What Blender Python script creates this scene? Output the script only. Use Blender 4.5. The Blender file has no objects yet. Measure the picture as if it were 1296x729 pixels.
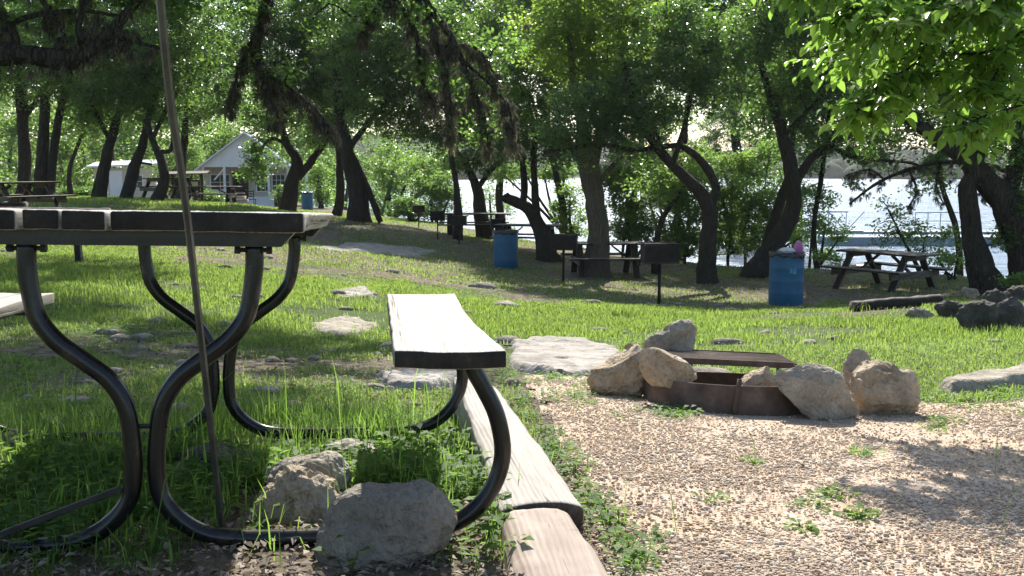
import bpy, math, random
import numpy as np
from mathutils import Vector, Matrix, noise as mnoise

random.seed(7)
RNG = np.random.default_rng(11)
scene = bpy.context.scene
col = scene.collection
F = 1270.0                     # focal length in pixels of the 1296 wide photograph
EYE = 0.80
HOR = 215.0
PITCH = math.atan((364.5 - HOR) / F)
SP, CP = math.sin(PITCH), math.cos(PITCH)


def ray(px, py):
    u = (px - 648.0) / F
    v = (364.5 - py) / F
    return np.array([u, CP + v * SP, -SP + v * CP])


def P(px, py, Y):
    d = ray(px, py)
    t = Y / d[1]
    return np.array([0.0, 0.0, EYE]) + d * t


def smooth(a, b, x):
    t = np.clip((x - a) / (b - a), 0, 1)
    return t * t * (3 - 2 * t)


# ---------- vectorised value noise ----------
def _hash(ix, iy, iz, seed):
    h = (ix.astype(np.int64) * 374761393 + iy.astype(np.int64) * 668265263 + iz.astype(np.int64) * 2147483647 + seed * 974634777) & 0xFFFFFFFF
    h = ((h ^ (h >> 13)) * 1274126177) & 0xFFFFFFFF
    h = h ^ (h >> 16)
    return (h & 0xFFFF) / 32767.5 - 1.0


def vnoise(p, seed=0):
    p = np.asarray(p, float)
    i = np.floor(p).astype(np.int64)
    f = p - i
    f = f * f * (3 - 2 * f)
    r = 0
    for dx in (0, 1):
        for dy in (0, 1):
            for dz in (0, 1):
                w = (f[..., 0] if dx else 1 - f[..., 0]) * (f[..., 1] if dy else 1 - f[..., 1]) * (f[..., 2] if dz else 1 - f[..., 2])
                r = r + w * _hash(i[..., 0] + dx, i[..., 1] + dy, i[..., 2] + dz, seed)
    return r


def fbm(p, seed=0, octv=4):
    r = 0
    a = 1.0
    p = np.asarray(p, float)
    for k in range(octv):
        r = r + a * vnoise(p * (2.03 ** k), seed + k * 7)
        a *= 0.5
    return r


def fbm2(x, y, s, seed=0, octv=4):
    p = np.stack([np.asarray(x, float) * s, np.asarray(y, float) * s, np.full(np.shape(x), 3.7)], -1)
    return fbm(p, seed, octv)


# ---------- terrain ----------
_cp = np.array([
    (-1, 1.5, -.02), (-1, 2.3, -.064), (-.9, 3.5, -.136), (.2, 2.2, -.12), (1.2, 2.4, -.15), (-.4, 2.8, -.09),
    (1.0, 4.7, -.35), (2.3, 4.7, -.37), (-.1, 4.7, -.27), (3, 7, -.52), (0, 8, -.62), (4, 8, -.62),
    (3, 12, -1.02), (6.3, 12.5, -.95), (4.7, 17, -1.48), (7.1, 19, -1.5), (8.7, 18, -1.37), (2.3, 15.9, -1.30),
    (1, 19.5, -1.42), (2, 23, -1.6), (4.5, 22, -1.55), (0, 24, -1.58), (0, 36, -1.6), (-3, 8, -.42), (-12, 24, -.2),
    (-4.4, 30, -.72), (-15.5, 60, -1.4), (-12.5, 55, -1.2), (-13, 35, -.22), (-14, 45, -.75), (-5, 24, -.85),
    (-3, 13, -.66), (-3, 20, -.86), (0, 13, -.98), (-1.6, 34, -1.45), (-6, 45, -1.3), (-25, 60, -1.0), (-22, 30, -.2),
    (0, -3, 0), (-5, -3, .05), (5, -3, -.15), (12, 8, -.9), (-10, 10, -.3), (-25, 90, -1.2), (0, 60, -1.8), (20, 30, -1.7), (-45, 40, 0)], float)


def _tps_fit():
    X = _cp[:, :2]
    n = len(X)
    d = np.linalg.norm(X[:, None] - X[None], axis=2)
    K = np.where(d > 0, d * d * np.log(d + 1e-9), 0) + np.eye(n) * 0.5
    Pm = np.hstack([np.ones((n, 1)), X])
    A = np.zeros((n + 3, n + 3))
    A[:n, :n] = K
    A[:n, n:] = Pm
    A[n:, :n] = Pm.T
    b = np.concatenate([_cp[:, 2], np.zeros(3)])
    return np.linalg.solve(A, b)


_w = _tps_fit()
_bank = np.array([(-300, 400), (-60, 150), (-25, 95), (-8, 52), (0, 37), (4, 30), (9, 23.5), (14, 18.5), (30, 10), (90, -10), (400, -80)], float)
LAKE = -3.2


def G(x, y):
    x = np.asarray(x, float)
    y = np.asarray(y, float)
    sh = x.shape
    xf = np.atleast_1d(x).ravel()
    yf = np.atleast_1d(y).ravel()
    z = np.empty(len(xf))
    for s in range(0, len(xf), 20000):
        a = xf[s:s + 20000]
        b = yf[s:s + 20000]
        d = np.hypot(a[:, None] - _cp[None, :, 0], b[:, None] - _cp[None, :, 1])
        z[s:s + 20000] = (np.where(d > 0, d * d * np.log(d + 1e-9), 0)) @ _w[:len(_cp)] + _w[-3] + _w[-2] * a + _w[-1] * b
    r = np.hypot(xf, yf)
    k = smooth(45, 80, r)
    z = np.clip(z, -2.2, 1.0) * (1 - k) - 1.2 * k
    amp = 0.012 + 0.02 * smooth(5, 14, r)
    z = z + fbm2(xf, yf, 0.9, 5) * amp + fbm2(xf, yf, 0.16, 9, 2) * 0.05 * smooth(5, 15, r)
    # limestone steps of the right bank
    kb = np.exp(-(((xf - 6.6) / 1.6) ** 2 + ((yf - 12.8) / 1.7) ** 2))
    z = z + 0.10 * kb
    by = np.interp(xf, _bank[:, 0], _bank[:, 1])
    sd = (yf - by) * 0.75 + fbm2(xf, yf, 0.3, 21, 2) * 0.7
    z = z * (1 - smooth(-1.0, 7, sd)) + (-4.6) * smooth(-1.0, 7, sd)
    # far shore
    th = np.arctan2(xf, yf)
    shore = 420 + 60 * np.sin(th * 3.1) + 25 * np.sin(th * 11)
    kf = smooth(0, 90, r - shore)
    z = z + kf * (9 + 9 * fbm2(xf, yf, 0.006, 33, 3)) * (1 + 0.7 * smooth(500, 900, r))
    return z.reshape(sh) if sh else float(z[0])


_grids = []
for _x0, _x1, _y0, _y1, _st in ((-7, 7, .5, 14.2, .06), (-34, 34, 0, 62, .22)):
    _gx = np.arange(_x0, _x1 + _st, _st)
    _gy = np.arange(_y0, _y1 + _st, _st)
    _A, _B = np.meshgrid(_gx, _gy, indexing='ij')
    _grids.append((_x0, _x1, _y0, _y1, _st, G(_A, _B)))


def GF(x, y):
    """ground height for many points, read from two grids"""
    x = np.asarray(x, float)
    y = np.asarray(y, float)
    out = np.full(x.shape, np.nan)
    for x0, x1, y0, y1, st, T in _grids:
        m_ = np.isnan(out) & (x >= x0) & (x < x1) & (y >= y0) & (y < y1)
        if not m_.any():
            continue
        u = (x[m_] - x0) / st
        v = (y[m_] - y0) / st
        i = np.minimum(u.astype(int), T.shape[0] - 2)
        j = np.minimum(v.astype(int), T.shape[1] - 2)
        a, b = u - i, v - j
        out[m_] = (T[i, j] * (1 - a) + T[i + 1, j] * a) * (1 - b) + (T[i, j + 1] * (1 - a) + T[i + 1, j + 1] * a) * b
    m_ = np.isnan(out)
    if m_.any():
        out[m_] = G(x[m_], y[m_])
    return out


def gp(px, py):
    """ground point seen at a pixel"""
    d = ray(px, py)
    t = np.concatenate([np.arange(1.2, 12, 0.15), np.arange(12, 92, 0.6)])
    for _ in range(2):
        q = np.array([0, 0, EYE])[None] + d[None] * t[:, None]
        g = GF(q[:, 0], q[:, 1])
        hit = q[:, 2] < g
        i = int(np.argmax(hit)) if hit.any() else len(t) - 1
        if _ == 0:
            t = np.linspace(t[max(i - 1, 0)], t[i], 24)
    return np.array([q[i, 0], q[i, 1], g[i]])


# ---------- mesh helpers ----------
class MB:
    """collects vertices and faces for ONE mesh"""
    def __init__(s):
        s.v = []
        s.f = []
        s.n = 0

    def add(s, V, Fc):
        V = np.asarray(V, float).reshape(-1, 3)
        s.v.append(V)
        for fa in Fc:
            s.f.append(tuple(int(i) + s.n for i in fa))
        s.n += len(V)

    def verts(s):
        return np.concatenate(s.v) if s.v else np.zeros((0, 3))


def link(o, parent=None):
    col.objects.link(o)
    if parent is not None:
        o.parent = parent
    return o


def tag(o, label=None, cat=None, group=None, kind=None):
    if label:
        o['label'] = label
    if cat:
        o['category'] = cat
    if group:
        o['group'] = group
    if kind:
        o['kind'] = kind
    return o


def empty(name, loc=(0, 0, 0), rz=0, mw=None):
    o = bpy.data.objects.new(name, None)
    o.empty_display_size = 0.1
    link(o)
    if mw is not None:
        o.matrix_world = mw
    else:
        o.location = loc
        o.rotation_euler = (0, 0, rz)
    return o


def build(name, mb, material, parent=None, origin=None, smoothf=False, attr=None):
    """one object. With a parent the vertices are in the parent's local space."""
    V = mb.verts()
    if origin is not None:
        V = V - np.asarray(origin)
    me = bpy.data.meshes.new(name)
    me.from_pydata(V.tolist(), [], mb.f)
    if smoothf:
        me.polygons.foreach_set("use_smooth", [True] * len(me.polygons))
    if attr is not None:
        a = me.attributes.new("var", 'FLOAT', 'POINT')
        a.data.foreach_set("value", np.asarray(attr, np.float32))
    me.materials.append(material)
    me.update()
    o = bpy.data.objects.new(name, me)
    if origin is not None:
        o.location = Vector(origin)
    return link(o, parent)


def build_np(name, V, Fq, material, parent=None, attr=None, smoothf=False, origin=None):
    """fast builder for large uniform meshes (Fq: m x k)"""
    V = np.asarray(V, np.float32)
    Fq = np.asarray(Fq, np.int32)
    if origin is not None:
        V = V - np.asarray(origin, np.float32)
    me = bpy.data.meshes.new(name)
    m, k = Fq.shape
    me.vertices.add(len(V))
    me.vertices.foreach_set("co", V.ravel())
    me.loops.add(m * k)
    me.loops.foreach_set("vertex_index", Fq.ravel())
    me.polygons.add(m)
    me.polygons.foreach_set("loop_start", np.arange(0, m * k, k, dtype=np.int32))
    if smoothf:
        me.polygons.foreach_set("use_smooth", np.ones(m, bool))
    if attr is not None:
        a = me.attributes.new("var", 'FLOAT', 'POINT')
        a.data.foreach_set("value", np.asarray(attr, np.float32))
    me.materials.append(material)
    me.update(calc_edges=True)
    o = bpy.data.objects.new(name, me)
    if origin is not None:
        o.location = Vector([float(c) for c in origin])
    return link(o, parent)


def box(mb, c, h, R=None):
    c = np.asarray(c, float)
    h = np.asarray(h, float)
    v = np.array([(sx, sy, sz) for sx in (-1, 1) for sy in (-1, 1) for sz in (-1, 1)], float) * h
    if R is not None:
        v = v @ np.asarray(R).T
    mb.add(v + c, [(0, 1, 3, 2), (4, 6, 7, 5), (0, 4, 5, 1), (2, 3, 7, 6), (0, 2, 6, 4), (1, 5, 7, 3)])


def frame_from(a, b, up=(0, 0, 1)):
    d = np.asarray(b, float) - np.asarray(a, float)
    L = np.linalg.norm(d)
    d = d / L
    u = np.asarray(up, float)
    s = np.cross(d, u)
    if np.linalg.norm(s) < 1e-4:
        s = np.cross(d, (1, 0, 0))
    s /= np.linalg.norm(s)
    t = np.cross(s, d)
    return d, s, t, L


def bar(mb, a, b, w, h, up=(0, 0, 1)):
    """a straight board from a to b, w wide, h thick (along up)"""
    d, s, t, L = frame_from(a, b, up)
    R = np.stack([d, s, t], 1)
    rbox(mb, (np.asarray(a, float) + np.asarray(b, float)) / 2, (L / 2, w / 2, h / 2), R=R, r=min(w, h) * 0.08, nz=0)


def rbox(mb, c, h, R=None, r=0.004, nz=0.0, ns=6.0, seed=0, seg=(0, 0, 0), warp=None):
    """box with rounded, optionally worn edges"""
    h = np.asarray(h, float)
    r = min(r, h.min() * 0.9)
    ax = []
    for i in range(3):
        n = seg[i]
        base = [-h[i], -h[i] + r * .35, -h[i] + r]
        mid = list(np.linspace(-h[i] + r, h[i] - r, n + 2)[1:-1]) if n else []
        ax.append(np.array(base + mid + [h[i] - r, h[i] - r * .35, h[i]]))
    idx = {}
    V = []

    def vid(p):
        k = (round(p[0], 5), round(p[1], 5), round(p[2], 5))
        if k not in idx:
            idx[k] = len(V)
            V.append(k)
        return idx[k]
    fs = []
    for a in range(3):
        b, cc = (a + 1) % 3, (a + 2) % 3
        for sgn in (-1, 1):
            for i in range(len(ax[b]) - 1):
                for j in range(len(ax[cc]) - 1):
                    q = []
                    for (u, w) in ((i, j), (i + 1, j), (i + 1, j + 1), (i, j + 1)):
                        p = [0, 0, 0]
                        p[a] = sgn * h[a]
                        p[b] = ax[b][u]
                        p[cc] = ax[cc][w]
                        q.append(vid(p))
                    fs.append(q if sgn > 0 else q[::-1])
    V = np.array(V)
    inner = np.clip(V, -(h - r), h - r)
    d = V - inner
    L = np.linalg.norm(d, axis=1, keepdims=True)
    V = np.where(L > 1e-9, inner + d / np.maximum(L, 1e-9) * r, V)
    if nz > 0:
        n3 = np.stack([fbm(V * ns + 3.1 * seed, seed + 1), fbm(V * ns + 7.7, seed + 2), fbm(V * ns, seed + 3)], -1)
        V = V + n3 * nz
    if warp is not None:
        V = warp(V)
    if R is not None:
        V = V @ np.asarray(R).T
    mb.add(V + np.asarray(c, float), fs)


def catmull(pts, k=6):
    p = np.asarray(pts, float)
    if len(p) < 3:
        t = np.linspace(0, 1, k + 1)[:, None]
        return p[0] * (1 - t) + p[-1] * t
    q = np.vstack([2 * p[0] - p[1], p, 2 * p[-1] - p[-2]])
    out = []
    for i in range(1, len(q) - 2):
        for t in np.linspace(0, 1, k, endpoint=False):
            a, b, c, d = q[i - 1], q[i], q[i + 1], q[i + 2]
            out.append(0.5 * ((2 * b) + (-a + c) * t + (2 * a - 5 * b + 4 * c - d) * t * t + (-a + 3 * b - 3 * c + d) * t ** 3))
    out.append(p[-1])
    return np.array(out)


def tube(mb, pts, rad, sides=8, bark=0.0, seed=0, flat=1.0, cap=True, bscale=3.0):
    p = np.asarray(pts, float)
    n = len(p)
    rad = np.full(n, float(rad)) if np.isscalar(rad) else np.asarray(rad, float)
    t = np.gradient(p, axis=0)
    t /= np.maximum(np.linalg.norm(t, axis=1, keepdims=True), 1e-9)
    ref = np.array([0, 0, 1.0]) if abs(t[0][2]) < 0.9 else np.array([1.0, 0, 0])
    s = np.cross(t[0], ref)
    s /= np.linalg.norm(s)
    ang = np.linspace(0, 2 * math.pi, sides, endpoint=False)
    V = []
    for i in range(n):
        s = s - t[i] * np.dot(s, t[i])
        s /= max(np.linalg.norm(s), 1e-9)
        b = np.cross(t[i], s)
        ring = np.cos(ang)[:, None] * s + np.sin(ang)[:, None] * b * flat
        V.append(p[i] + ring * rad[i])
    V = np.array(V)
    if bark > 0:
        nn = fbm(V * np.array([bscale * 2.2, bscale * 2.2, bscale * .8]), seed, 3)
        dirv = V - p[:, None]
        V = V + dirv * (nn[..., None] * bark)
    fs = []
    for i in range(n - 1):
        for j in range(sides):
            k = (j + 1) % sides
            fs.append((i * sides + j, i * sides + k, (i + 1) * sides + k, (i + 1) * sides + j))
    if cap:
        fs.append(tuple(range(sides))[::-1])
        fs.append(tuple((n - 1) * sides + j for j in range(sides)))
    mb.add(V.reshape(-1, 3), fs)


def lathe(mb, prof, c=(0, 0, 0), sides=32, R=None):
    prof = np.asarray(prof, float)
    ang = np.linspace(0, 2 * math.pi, sides, endpoint=False)
    V = np.array([[(r * math.cos(a), r * math.sin(a), z) for a in ang] for r, z in prof])
    fs = []
    for i in range(len(prof) - 1):
        for j in range(sides):
            k = (j + 1) % sides
            fs.append((i * sides + j, i * sides + k, (i + 1) * sides + k, (i + 1) * sides + j))
    V = V.reshape(-1, 3)
    if R is not None:
        V = V @ np.asarray(R).T
    mb.add(V + np.asarray(c), fs)


_ico = {}


def ico(sub):
    if sub not in _ico:
        import bmesh
        bm = bmesh.new()
        bmesh.ops.create_icosphere(bm, subdivisions=sub, radius=1)
        bm.verts.ensure_lookup_table()
        _ico[sub] = (np.array([v.co[:] for v in bm.verts]), np.array([[v.index for v in f.verts] for f in bm.faces]))
        bm.free()
    return _ico[sub]


# ---------- materials ----------
def newmat(name):
    m = bpy.data.materials.new(name)
    m.use_nodes = True
    nt = m.node_tree
    for n in list(nt.nodes):
        nt.nodes.remove(n)
    out = nt.nodes.new('ShaderNodeOutputMaterial')
    return m, nt, out


def N(nt, typ, **kw):
    n = nt.nodes.new('ShaderNode' + typ)
    for k, v in kw.items():
        if k.startswith('i_'):
            n.inputs[k[2:].replace('_', ' ')].default_value = v
        else:
            setattr(n, k, v)
    return n


def ramp(nt, src, stops, interp='LINEAR'):
    r = nt.nodes.new('ShaderNodeValToRGB')
    r.color_ramp.interpolation = interp
    e = r.color_ramp.elements
    while len(e) > 1:
        e.remove(e[-1])
    e[0].position = stops[0][0]
    e[0].color = (*stops[0][1], 1)
    for p, c in stops[1:]:
        k = e.new(p)
        k.color = (*c, 1)
    nt.links.new(src, r.inputs[0])
    return r.outputs[0]


def coords(nt, scale=(1, 1, 1), kind='Object'):
    t = nt.nodes.new('ShaderNodeTexCoord')
    m = nt.nodes.new('ShaderNodeMapping')
    m.inputs['Scale'].default_value = scale
    nt.links.new(t.outputs[kind], m.inputs[0])
    return m.outputs[0]


def nz(nt, vec, scale, detail=5, rough=0.6, dist=0.0):
    n = nt.nodes.new('ShaderNodeTexNoise')
    n.inputs['Scale'].default_value = scale
    n.inputs['Detail'].default_value = detail
    n.inputs['Roughness'].default_value = rough
    n.inputs['Distortion'].default_value = dist
    nt.links.new(vec, n.inputs['Vector'])
    return n.outputs['Fac']


def mixc(nt, fac, a, b, mode='MIX'):
    m = nt.nodes.new('ShaderNodeMix')
    m.data_type = 'RGBA'
    m.blend_type = mode
    for s, x in ((m.inputs[0], fac), (m.inputs[6], a), (m.inputs[7], b)):
        if hasattr(x, 'links'):
            nt.links.new(x, s)
        elif isinstance(x, (int, float)):
            s.default_value = x
        else:
            s.default_value = (*x, 1)
    return m.outputs[2]


def surf(nt, out, color, rough=0.8, spec=0.4, metal=0.0, bumps=(), coat=0.0):
    b = nt.nodes.new('ShaderNodeBsdfPrincipled')
    if hasattr(color, 'links'):
        nt.links.new(color, b.inputs['Base Color'])
    else:
        b.inputs['Base Color'].default_value = (*color, 1)
    if hasattr(rough, 'links'):
        nt.links.new(rough, b.inputs['Roughness'])
    else:
        b.inputs['Roughness'].default_value = rough
    b.inputs['Specular IOR Level'].default_value = spec
    b.inputs['Metallic'].default_value = metal
    b.inputs['Coat Weight'].default_value = coat
    prev = None
    for h, strength, dist in bumps:
        bp = nt.nodes.new('ShaderNodeBump')
        bp.inputs['Strength'].default_value = strength
        bp.inputs['Distance'].default_value = dist
        nt.links.new(h, bp.inputs['Height'])
        if prev is not None:
            nt.links.new(prev, bp.inputs['Normal'])
        prev = bp.outputs[0]
    if prev is not None:
        nt.links.new(prev, b.inputs['Normal'])
    nt.links.new(b.outputs[0], out.inputs[0])
    return b


def m_simple(name, stops, scale=4, rough=0.8, bump=0.3, bscale=None, bdist=0.01, spec=0.4, metal=0.0, stretch=(1, 1, 1), coat=0.0, detail=6):
    m, nt, out = newmat(name)
    c = coords(nt, stretch)
    f = nz(nt, c, scale, detail)
    colr = ramp(nt, f, stops)
    h = nz(nt, c, bscale or scale * 3, 6, .65)
    surf(nt, out, colr, rough, spec, metal, [(h, bump, bdist)] if bump else [], coat)
    return m


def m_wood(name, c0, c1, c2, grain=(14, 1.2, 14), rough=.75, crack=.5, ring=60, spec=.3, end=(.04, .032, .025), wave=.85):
    """weathered board: the grain runs along local y"""
    m, nt, out = newmat(name)
    v = coords(nt, grain)
    f = nz(nt, v, 2.2, 7, .65, .4)
    base = ramp(nt, f, [(.25, c0), (.5, c1), (.78, c2)])
    w = nt.nodes.new('ShaderNodeTexWave')
    w.wave_type = 'BANDS'
    w.bands_direction = 'X'
    w.inputs['Scale'].default_value = ring / 20
    w.inputs['Distortion'].default_value = 5.5
    w.inputs['Detail'].default_value = 2.5
    w.inputs['Detail Scale'].default_value = .9
    v2 = coords(nt, (7, .9, 7))
    nt.links.new(v2, w.inputs['Vector'])
    line = ramp(nt, w.outputs['Fac'], [(0.0, (.62, .6, .57)), (.12, (.93, .93, .93)), (.5, (1, 1, 1))])
    c = mixc(nt, wave, base, line, 'MULTIPLY')
    v3 = coords(nt, (60, .9, 60))
    cr = nz(nt, v3, 1.0, 3, .55, .5)
    crk = ramp(nt, cr, [(.30, (1 - crack,) * 3), (.38, (1, 1, 1))])
    c = mixc(nt, 1.0, c, crk, 'MULTIPLY')
    # sawn ends darker: weathered end grain, plus backlit shade put into the colour
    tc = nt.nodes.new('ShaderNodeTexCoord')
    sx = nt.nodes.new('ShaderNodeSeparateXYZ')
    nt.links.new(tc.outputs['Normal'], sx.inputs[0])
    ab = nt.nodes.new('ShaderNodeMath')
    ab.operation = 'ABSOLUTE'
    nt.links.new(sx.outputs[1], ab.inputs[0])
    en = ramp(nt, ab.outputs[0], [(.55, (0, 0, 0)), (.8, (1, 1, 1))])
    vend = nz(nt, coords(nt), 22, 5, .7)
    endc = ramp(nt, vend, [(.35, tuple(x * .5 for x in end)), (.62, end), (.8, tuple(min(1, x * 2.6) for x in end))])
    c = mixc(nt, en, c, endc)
    surf(nt, out, c, rough, spec, 0, [(w.outputs['Fac'], .25, .004), (crk, .5, .006), (f, .35, .004)])
    return m


def m_bark(name, c0, c1, c2, stretch=(1, 1, .22), scale=14):
    m, nt, out = newmat(name)
    v = coords(nt, stretch)
    f = nz(nt, v, scale, 6, .7, .3)
    g = nz(nt, coords(nt), 2.0, 3)
    vo = nt.nodes.new('ShaderNodeTexVoronoi')
    vo.feature = 'DISTANCE_TO_EDGE'
    vo.inputs['Scale'].default_value = scale * 1.6
    nt.links.new(v, vo.inputs['Vector'])
    cr = ramp(nt, vo.outputs['Distance'], [(0, (.35, .35, .35)), (.12, (1, 1, 1))])
    c = ramp(nt, f, [(.3, c0), (.55, c1), (.8, c2)])
    c = mixc(nt, .7, c, cr, 'MULTIPLY')
    c = mixc(nt, g, c, (c1[0] * .9, c1[1] * 1.05, c1[2] * .9), 'MIX')
    surf(nt, out, c, .9, .25, 0, [(cr, 1.0, .035), (f, .9, .03)])
    return m


def m_leaf(name, stops, trans=(.35, .6, .08), tfac=.42, rough=.42, spec=.5):
    m, nt, out = newmat(name)
    a = nt.nodes.new('ShaderNodeAttribute')
    a.attribute_name = 'var'
    c = ramp(nt, a.outputs['Fac'], stops)
    b = nt.nodes.new('ShaderNodeBsdfPrincipled')
    nt.links.new(c, b.inputs['Base Color'])
    b.inputs['Roughness'].default_value = rough
    b.inputs['Specular IOR Level'].default_value = spec
    t = nt.nodes.new('ShaderNodeBsdfTranslucent')
    tc = ramp(nt, a.outputs['Fac'], [(0, tuple(x * .55 for x in trans)), (1, trans)])
    nt.links.new(tc, t.inputs['Color'])
    mx = nt.nodes.new('ShaderNodeMixShader')
    mx.inputs[0].default_value = tfac
    nt.links.new(b.outputs[0], mx.inputs[1])
    nt.links.new(t.outputs[0], mx.inputs[2])
    nt.links.new(mx.outputs[0], out.inputs[0])
    return m


def m_plain(name, c, rough=.7, metal=0, spec=.5, var=.15, scale=8):
    return m_simple(name, [(.3, tuple(x * (1 - var) for x in c)), (.7, tuple(min(1, x * (1 + var)) for x in c))], scale, rough, .15, scale * 2, .003, spec, metal)


M = {}
M['steel'] = m_simple('black_painted_steel', [(.35, (.006, .006, .007)), (.60, (.015, .014, .014)), (.7, (.05, .033, .024))], 9, .26, .25, 60, .002, .4, 0, coat=.15)
M['steel_flat'] = m_simple('grey_worn_steel', [(.35, (.02, .02, .02)), (.7, (.06, .055, .05))], 14, .45, .3, 60, .002, .5, .3)
M['silver'] = m_plain('bare_steel', (.45, .46, .5), .25, .9)
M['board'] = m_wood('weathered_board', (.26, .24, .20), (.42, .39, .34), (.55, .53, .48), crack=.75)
M['board_end'] = M['board']
M['dark_wood'] = m_wood('dark_weathered_wood', (.07, .055, .042), (.14, .115, .09), (.26, .23, .19), crack=.6)
M['tie'] = m_wood('bleached_timber', (.24, .215, .185), (.36, .33, .29), (.47, .44, .40), crack=.85, grain=(12, 1.0, 12), wave=.35, end=(.13, .10, .075))
M['log'] = m_wood('worn_round_timber', (.25, .19, .145), (.36, .285, .23), (.46, .39, .325), crack=.8, grain=(9, 1.2, 9), wave=.25)
M['table_wood'] = m_wood('olive_table_wood', (.10, .085, .055), (.17, .145, .10), (.30, .27, .20), crack=.4)
M['table_grey'] = m_wood('grey_table_wood', (.09, .075, .06), (.19, .165, .135), (.32, .29, .25), crack=.4)
M['bark'] = m_bark('oak_bark', (.022, .017, .013), (.058, .047, .037), (.19, .165, .14))
M['bark_pale'] = m_bark('cypress_bark', (.07, .055, .045), (.16, .13, .105), (.27, .23, .19), stretch=(1, 1, .06), scale=16)
M['rust'] = m_simple('rusty_steel', [(.25, (.05, .034, .025)), (.5, (.11, .075, .055)), (.75, (.20, .145, .11))], 11, .8, .5, 70, .003, .3)
M['grill'] = m_simple('sooty_iron', [(.3, (.008, .007, .007)), (.7, (.03, .024, .02))], 12, .7, .4, 60, .003, .3)
M['blue'] = m_simple('blue_plastic', [(.3, (.014, .10, .20)), (.7, (.022, .145, .27))], 5, .45, .2, 20, .003, .45)
M['bluedot'] = m_plain('pale_blue_mark', (.08, .33, .48), .5)
M['bag'] = m_simple('black_bin_bag', [(.3, (.006, .006, .007)), (.7, (.02, .02, .022))], 10, .25, .8, 30, .01, .6)
M['pink'] = m_plain('pink_plastic', (.52, .17, .38), .45)
M['paper'] = m_plain('white_rubbish', (.6, .6, .62), .7)
M['white'] = m_simple('white_painted_boards', [(.3, (.74, .76, .79)), (.7, (.84, .86, .88))], 2, .6, .1, 5, .01, .3)
M['cream'] = m_plain('cream_paint', (.58, .54, .45), .7)
M['glass'] = m_plain('dark_window_glass', (.03, .045, .055), .08, 0, .6)
M['metalroof'] = m_plain('white_metal_roof', (.70, .72, .75), .35, .2)
M['notice'] = m_simple('notice_paper', [(.4, (.45, .38, .28)), (.6, (.62, .55, .43))], 14, .7, 0)
M['brownwood'] = m_wood('brown_kiosk_wood', (.09, .045, .025), (.18, .09, .05), (.26, .15, .09), crack=.3)


def m_rock(name, c0, c1, c2, stain=(.12, .10, .08), scale=4):
    m, nt, out = newmat(name)
    v = coords(nt)
    f = nz(nt, v, scale, 8, .62, .3)
    c = ramp(nt, f, [(.28, c0), (.5, c1), (.74, c2)])
    g = nz(nt, v, scale * .8, 5, .7, 1.2)
    c = mixc(nt, ramp(nt, g, [(.52, (0, 0, 0)), (.66, (.75, .75, .75))]), c, stain)
    p = nz(nt, v, scale * 14, 4, .6)
    c = mixc(nt, .55, c, ramp(nt, p, [(.3, (.55, .55, .55)), (.5, (1, 1, 1)), (.75, (1.15, 1.12, 1.08))]), 'MULTIPLY')
    vo = nt.nodes.new('ShaderNodeTexVoronoi')
    vo.inputs['Scale'].default_value = scale * 9
    nt.links.new(v, vo.inputs['Vector'])
    surf(nt, out, c, .88, .25, 0, [(f, 1.0, .08), (g, .8, .04), (p, .9, .010), (vo.outputs['Distance'], .25, .006)])
    return m


M['rock'] = m_rock('tan_limestone', (.27, .20, .13), (.48, .385, .275), (.63, .54, .42), stain=(.24, .18, .12))
M['rock_grey'] = m_rock('grey_limestone', (.21, .18, .14), (.39, .345, .275), (.58, .53, .455), stain=(.19, .16, .12))
M['rock_orange'] = m_rock('ochre_limestone', (.28, .20, .12), (.46, .37, .26), (.60, .53, .42), stain=(.22, .16, .11))
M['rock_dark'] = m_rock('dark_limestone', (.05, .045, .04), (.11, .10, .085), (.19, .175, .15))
M['slab'] = m_rock('pale_ledge_stone', (.22, .19, .16), (.36, .33, .29), (.46, .43, .39), scale=2.5)

M['rock_shadow'] = m_rock('shaded_grey_stone', (.15, .13, .105), (.27, .24, .195), (.43, .395, .34), stain=(.15, .12, .09))  # darker grey with the big stone's shade put into the colour; rubble shares it
# foliage: dark oak, lighter broadleaf
M['oak'] = m_leaf('live_oak_leaves', [(0, (.012, .032, .012)), (.5, (.028, .068, .022)), (1, (.070, .140, .038))], (.33, .60, .10), .45, .28, .7)
M['oak_light'] = m_leaf('pale_oak_leaves', [(0, (.035, .07, .012)), (.5, (.065, .125, .022)), (1, (.10, .17, .03))], (.50, .74, .10), .55, .4, .5)  # paler, yellower green than the oak leaves, more translucent
M['bush'] = m_leaf('shore_bush_leaves', [(0, (.030, .07, .018)), (.5, (.06, .12, .03)), (1, (.10, .17, .045))], (.40, .66, .12), .5, .4, .5)
M['elm'] = m_leaf('broad_bright_leaves', [(0, (.05, .11, .015)), (.5, (.08, .17, .02)), (1, (.11, .21, .03))], (.40, .68, .10), .5, .32, .6)
M['moss'] = m_leaf('ball_moss', [(0, (.05, .048, .036)), (.5, (.11, .10, .075)), (1, (.20, .185, .14))], (.24, .22, .15), .35, .9, .1)
M['grass'] = m_leaf('lawn_blades', [(0, (.045, .08, .02)), (.45, (.09, .155, .035)), (.85, (.14, .20, .055)), (1, (.30, .26, .15))], (.46, .66, .12), .5, .5, .35)
M['weed'] = m_leaf('weed_leaves', [(0, (.04, .095, .02)), (.5, (.07, .15, .03)), (1, (.12, .21, .045))], (.36, .60, .10), .48, .6, .2)
M['litter'] = m_leaf('dry_leaves', [(0, (.06, .045, .03)), (.5, (.16, .12, .085)), (1, (.34, .29, .23))], (.3, .2, .1), .15, .7, .3)
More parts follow.
